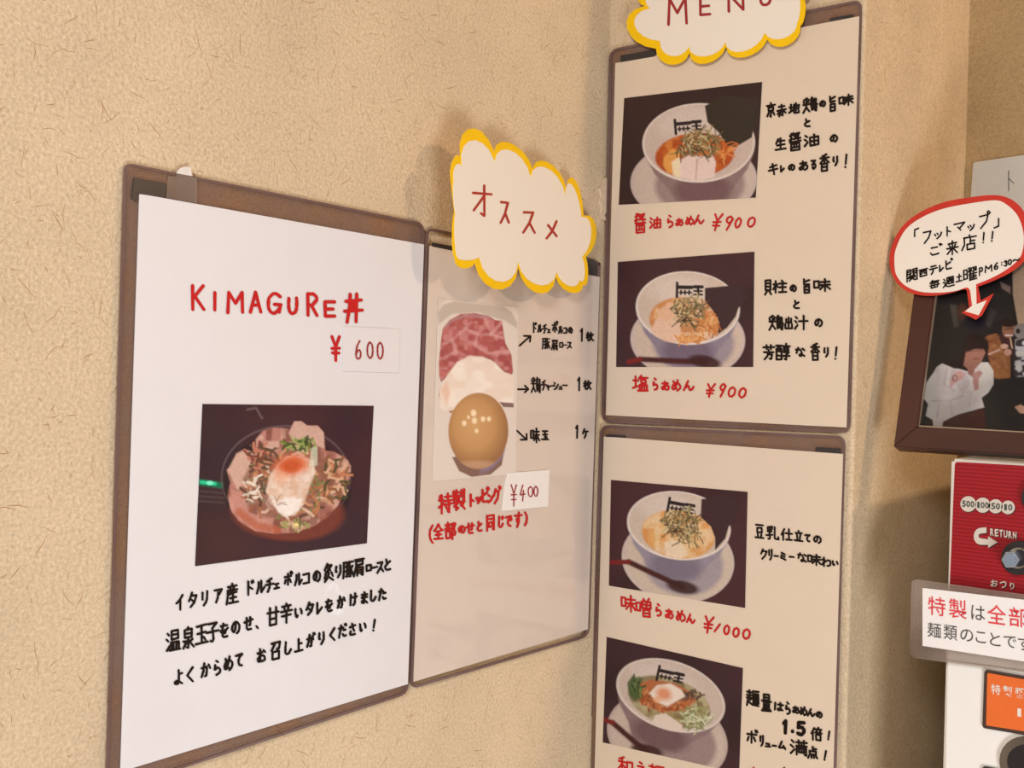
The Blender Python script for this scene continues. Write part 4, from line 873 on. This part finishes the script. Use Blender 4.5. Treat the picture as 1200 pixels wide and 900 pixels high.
font_text('lettering', [('麺', 1094.8, 738.6, 16, 17.5), ('類', 1113.8, 741.2, 16, 17.5), ('の', 1132.9, 744.6, 15, 14), ('こ', 1149.5, 747, 12, 13), ('と', 1166.3, 749.5, 12.5, 15), ('で', 1183.5, 752.3, 15, 13.5), ('す', 1201, 754.8, 16, 16)], PT, M_pk, tn, slope=.14, label='small grey printed line')
bm = bmesh.new(); q = onplane(1150, 735, PB(0.011)); box(bm, (q[0], q[1]-0.03, q[2]-0.02), (-0.0015, q[1]+0.02, q[2]+0.02)); bmobj('sticky_pad', bm, M_tape, tn)

# ------------------------------------------------------------------ photo frame leaning on top of the machine
X0 = 0.030
pb = onplane(1047, 524, PB(-X0))
th = math.radians(17)
nf = np.array([-math.cos(th), 0, math.sin(th)])            # leans back: top further from the camera
PF = (pb, nf)
M_wood = mat('dark_mahogany_frame', (0.062, 0.018, 0.013), 0.4, 0.4, noise=0.15, scale=14, coat=0.15)
M_woodd = mat('dark_mahogany_edge', (0.05, 0.014, 0.010), 0.45, noise=0.15, scale=14)
tf = thing('photo_frame', tuple(onplane(1180, 533, PF)), 'dark wooden picture frame with a photo of people, leaning on the ticket machine', 'picture frame')
A_, B_, C_, D_2 = (1082, 258), (1340, 236), (1340, 542), (1047, 524)          # outer corners
a_, b_, c_, d_ = (1103.5, 282), (1318, 266), (1318, 514), (1075.5, 500)        # sight-edge corners
for q in ([A_, B_, b_, a_], [D_2, C_, c_, d_], [A_, a_, d_, D_2], [B_, b_, c_, C_]):
    o = slab('frame_side', q, PF, 0.018, M_wood, tf)
    bm = bmesh.new(); bm.from_mesh(o.data); bmesh.ops.bevel(bm, geom=list(bm.edges), offset=0.0012, segments=2, affect='EDGES'); bm.to_mesh(o.data); bm.free()
def ins4(q, d): return [(q[0][0]+d, q[0][1]+d), (q[1][0]-d, q[1][1]+d), (q[2][0]-d, q[2][1]-d), (q[3][0]+d, q[3][1]-d)]
inn = [a_, b_, c_, d_]
M_lip = mat('pale_metallic_inner_lip', (0.42, 0.34, 0.26), 0.35, metal=0.4, noise=0.05)
slab('inner_lip', inn, shift(PF, -0.003), 0.006, M_lip, tf, hole=ins4(inn, 1.6))
slab('backing_board', [(A_[0]+6, A_[1]+6), (B_[0]-6, B_[1]+6), (C_[0]-6, C_[1]-6), (D_2[0]+6, D_2[1]-6)], shift(PF, -0.0185), 0.002, M_woodd, tf)
SPF = 'EBDCC4'
def people():
    p = Print([(1104, 283), (1250, 272), (1240, 511), (1075.5, 499.5)], 'DACAB4', 1.25)
    p.fill('2B231F'); p.put(np.clip((p.noise(30, 5)-.45)*3, 0, 1), '221C1A', .7)
    p.put(p.poly([(1186, 275), (1260, 270), (1260, 385), (1193, 380), (1187, 345)], 1.5), 'D2AC84')
    p.put(p.poly([(1150, 345), (1186, 342), (1187, 376), (1160, 376)], 3), '2E2824'); p.put(p.poly([(1172, 330), (1184, 336), (1184, 344), (1174, 338)], 2), '9A7A68')
    # shop things behind: hanging cloths and bottles
    p.put(p.poly([(1113, 357), (1121, 357), (1124, 382), (1118, 384)], 3), '5E5344', .8); p.put(p.ell(1128, 366, 6, 10, 0, 3), '6A3C28', .7); p.put(p.ell(1141, 377, 12, 8, 0, 4), '1A1622')
    p.put(p.poly([(1160, 360), (1168, 365), (1160, 385), (1155, 380)], 3), '4A4238', .8)
    # second person, rust jacket over dark shirt, holding a bowl to the mouth
    p.put(p.poly([(1151, 399), (1158, 393), (1168, 391), (1174, 397), (1184, 410), (1184, 448), (1168, 447), (1162, 440), (1158, 410)], 1.8), 'A8683A')
    p.mottle(p.poly([(1151, 399), (1158, 393), (1168, 391), (1174, 397), (1184, 448), (1168, 447)], 2), ['C48450', '84482A', 'B87442'], 5, 8, .6)
    p.put(p.poly([(1170, 392), (1180, 390), (1188, 402), (1187, 420), (1176, 412)], 2), '4A2620')
    p.put(p.ell(1182, 386, 7.5, 10, .1, 1.5), 'A06848'); p.put(p.ell(1181, 378.5, 9, 5, .1, 2), '2A1A14'); p.put(p.line([(1177, 386), (1188, 385)], 1.3), '5A3424'); p.put(p.line([(1178.5, 393), (1186, 393)], 2), 'E8C8B0')
    p.put(p.line([(1159, 415), (1171, 410)], 2.2), 'E0B090'); p.put(p.ell(1177, 406, 4.5, 3), 'DCA888'); p.put(p.ell(1181, 413, 4.5, 4), 'D89C7C'); p.put(p.line([(1184, 396), (1186, 408)], 1.5), 'D8B088')
    # third person at the edge, black-and-white patterned top
    p.put(p.poly([(1190, 398), (1215, 392), (1215, 442), (1189, 442), (1187, 425)], 2), '3A3432'); p.mottle(p.poly([(1190, 398), (1215, 392), (1215, 442), (1189, 442)], 2), ['D8CCC0', 'E8DCD0'], 6, 30, .95)
    p.put(p.ell(1197, 388, 9, 9, 0, 2), '9A8A7C'); p.put(p.ell(1193, 388, 2.5, 3, 0, 1), '2A2422')
    # dark clothes at the right, hand
    p.put(p.poly([(1148, 440), (1170, 444), (1215, 440), (1215, 500), (1150, 500), (1155, 470), (1150, 455)], 2), '25211E')
    p.put(p.poly([(1189, 477), (1196, 474), (1203, 478), (1203, 485), (1195, 484)], 1.5), 'D8A47C')
    # maroon table edge
    p.put(p.poly([(1098, 502), (1110, 490), (1130, 485), (1153, 478), (1156, 505), (1100, 506)], 1.5), '4C2119')
    p.put(p.poly([(1075, 503), (1080, 470), (1090, 485), (1100, 497), (1100, 503)], 2), '20201A')
    # seated person in a loose white blouse, long dark hair, hands at the chest
    bl = [(1104, 426), (1112, 429), (1122, 432), (1136, 436), (1140, 430), (1150, 425), (1158, 425), (1164, 435), (1164, 450), (1158, 460), (1150, 466), (1153, 477), (1140, 481), (1124, 485), (1111, 491), (1105, 494), (1104, 500), (1094, 499), (1093, 492), (1085, 487), (1088, 474), (1082, 466), (1083, 452), (1092, 440), (1098, 430)]
    p.put(p.poly(bl, 1.4), 'EAD9C8')
    p.mottle(p.poly(bl, 2), ['F4E8DA', 'D8C2B0', 'E6D0BE'], 9, 60, .6)
    for q in ([(1092, 470), (1112, 470), (1128, 464)], [(1110, 432), (1106, 450), (1118, 458)], [(1114, 472), (1116, 486)], [(1100, 474), (1098, 490)], [(1138, 460), (1136, 476)]): p.put(p.line(q, 1.6, 2.4), 'C0A898', .7)
    p.put(p.poly([(1115, 434), (1132, 436), (1138, 450), (1128, 462), (1120, 452), (1112, 445)], 2.5), 'CBB0A4', .6)
    hair = [(1110, 428), (1106, 426), (1113, 424), (1124, 424), (1128, 410), (1131, 398), (1138, 391), (1150, 392), (1158, 400), (1159, 408), (1156, 416), (1130, 432), (1118, 432)]
    p.put(p.poly(hair, 2), '2A1A16')
    p.put(p.poly([(1132, 412), (1138, 409), (1152, 408), (1155, 413), (1150, 424), (1144, 431), (1136, 434), (1129, 428)], 1.6), 'A87058')
    p.put(p.poly([(1131, 399), (1142, 394), (1155, 400), (1154, 409), (1142, 409), (1133, 413)], 2), '2E1C18'); p.put(p.line([(1137, 412), (1151, 410)], 1, 1), '5A3428', .6); p.put(p.line([(1141, 421), (1147, 420)], 1.2, 1), '8A4438')
    p.put(p.poly([(1134, 426), (1144, 427), (1140, 442), (1134, 438)], 2), 'A8705A')
    p.put(p.poly([(1118, 437), (1126, 434), (1131, 438), (1128, 444), (1120, 448), (1114, 455), (1113, 447)], 1.6), 'D8A290'); p.put(p.ell(1119, 443, 3.5, 4, 0, 1), '8A5A50', .8); p.put(p.ell(1119.3, 443, 2, 2.4, 0, 1), 'D0A090')
    p.put(p.poly([(1140, 438), (1148, 434), (1152, 437), (1147, 444), (1147, 456), (1142, 458), (1140, 448)], 1.6), 'C88E7C')
    p.c *= (0.94+0.12*p.noise(2.0, 19))[..., None]
    return p
people().build('photo_print', shift(PF, -0.0085), M_gloss_print, tf, label='group photo of three seated people in a dark restaurant')
M_glass = film('picture_glass', (0.97, 0.97, 0.97), (0.02, 0.02, 0.02), 0.90, 0.05)
slab('glass', ins4(inn, 1.0), shift(PF, -0.005), 0.001, M_glass, tf)

# ------------------------------------------------------------------ speech-bubble card on the frame
PBU = shift(PF, 0.006)
def zb(l): return [(1030+a/5.294, 220+b/5.294) for a, b in l]
def smooth_open(pts, n=6):
    P = [np.array(p, float) for p in pts]; out = []
    for i in range(len(P)-1):
        p0, p1, p2, p3 = P[max(i-1, 0)], P[i], P[i+1], P[min(i+2, len(P)-1)]
        for j in range(n):
            t = j/n; out.append(tuple(0.5*((2*p1)+(-p0+p2)*t+(2*p0-5*p1+4*p2-p3)*t*t+(-p0+3*p1-3*p2+p3)*t**3)))
    return out+[tuple(P[-1])]
outb = smooth_open(zb([(615, 612), (720, 572), (830, 515), (910, 440), (940, 330), (925, 210), (880, 120), (800, 62), (700, 45), (560, 60), (400, 90), (250, 155), (140, 245), (80, 360), (65, 450), (80, 535), (120, 600), (190, 650), (300, 670), (420, 658), (520, 630), (545, 636)]), 5)
outb += zb([(560, 742), (515, 775), (600, 818), (640, 790), (712, 655), (632, 700)])
inb = smooth_open(zb([(602, 598), (700, 558), (800, 500), (875, 430), (898, 340), (890, 250), (855, 165), (790, 103), (720, 78), (560, 98), (400, 130), (270, 182), (165, 260), (105, 380), (96, 470), (110, 545), (165, 608), (260, 645), (380, 650), (480, 638), (545, 618), (566, 640)]), 5)
inb += zb([(578, 732), (535, 766), (618, 790), (668, 698), (605, 722)])
tb = thing('speech_bubble_sign', tuple(onplane(1125, 290, PBU)), 'red-edged speech-bubble card with black handwriting, on the picture frame', 'sign')
M_redc = mat('red_poster_colour', (0.62, 0.045, 0.03), 0.5, 0.3, noise=0.08, scale=60)
slab('red_card', outb, PBU, 0.0007, M_redc, tb, label='red backing card showing as a border')
slab('white_card', inb, shift(PBU, 0.0006), 0.0005, M_bub, tb)
PW_ = shift(PBU, 0.0009)
def B6(l): return crop(l, 1030, 220, 5.294)
write('lettering', B6([('「', 228, 280, 44, 54), ('フ', 300, 303, 62, 84), ('ッ', 367, 292, 60, 52), ('ト', 430, 270, 44, 62), ('マ', 500, 245, 72, 68), ('ッ', 572, 243, 54, 50), ('プ', 655, 202, 76, 100), ('」', 735, 218, 50, 62)]), PW_, 1.9, K, tb, slope=-.25)
write('lettering', B6([('ご', 352, 387, 76, 66), ('来', 456, 372, 76, 88), ('店', 562, 340, 92, 92), ('！', 648, 312, 26, 70), ('！', 702, 304, 30, 66)]), PW_, 2.0, K, tb, slope=-.2)
write('lettering', B6([('関', 205, 540, 74, 78), ('西', 275, 527, 56, 48), ('テ', 338, 508, 52, 60), ('レ', 385, 500, 36, 48), ('ビ', 432, 478, 50, 66)]), PW_, 1.9, K, tb, slope=-.25)
write('lettering', B6([('毎', 345, 598, 62, 56), ('週', 432, 585, 72, 66), ('土', 498, 560, 42, 50), ('曜', 565, 535, 86, 84), ('P', 632, 520, 28, 50), ('M', 680, 502, 50, 44), ('6', 727, 487, 30, 42), (':', 762, 472, 16, 36), ('3', 786, 470, 22, 34), ('0', 812, 462, 24, 32), ('〜', 852, 448, 44, 30)]), PW_, 1.75, K, tb, slope=-.25)
bm = bmesh.new(); q = onplane(1100, 290, PBU); q2 = onplane(1100, 290, PF)
q = onplane(1092, 300, shift(PF, 0.0045))
o = slab('sticky_pad', [(1086, 300), (1100, 299), (1099, 312), (1085, 313)], shift(PBU, -0.0007), 0.0052, M_tape, tb)

# ------------------------------------------------------------------ small card on the recess wall
PD = PB(-LX+0.004)
td = thing('wall_card', tuple(onplane(1180, 215, PD)), 'pale grey card with one katakana on the recess wall, behind the speech bubble', 'card')
slab('card', rounded([(1140.5, 190.3), (1300, 167), (1300, 285), (1133.5, 285)], 3), PD, 0.002, mat('pale_grey_card', (0.60, 0.62, 0.60), 0.5, noise=0.02), td)
write('lettering', [('ト', 1184, 212, 13, 26)], shift(PD, 0.0005), 1.0, mat('thin_brown_ink', (0.05, 0.035, 0.03), 0.5, noise=0.05), td)
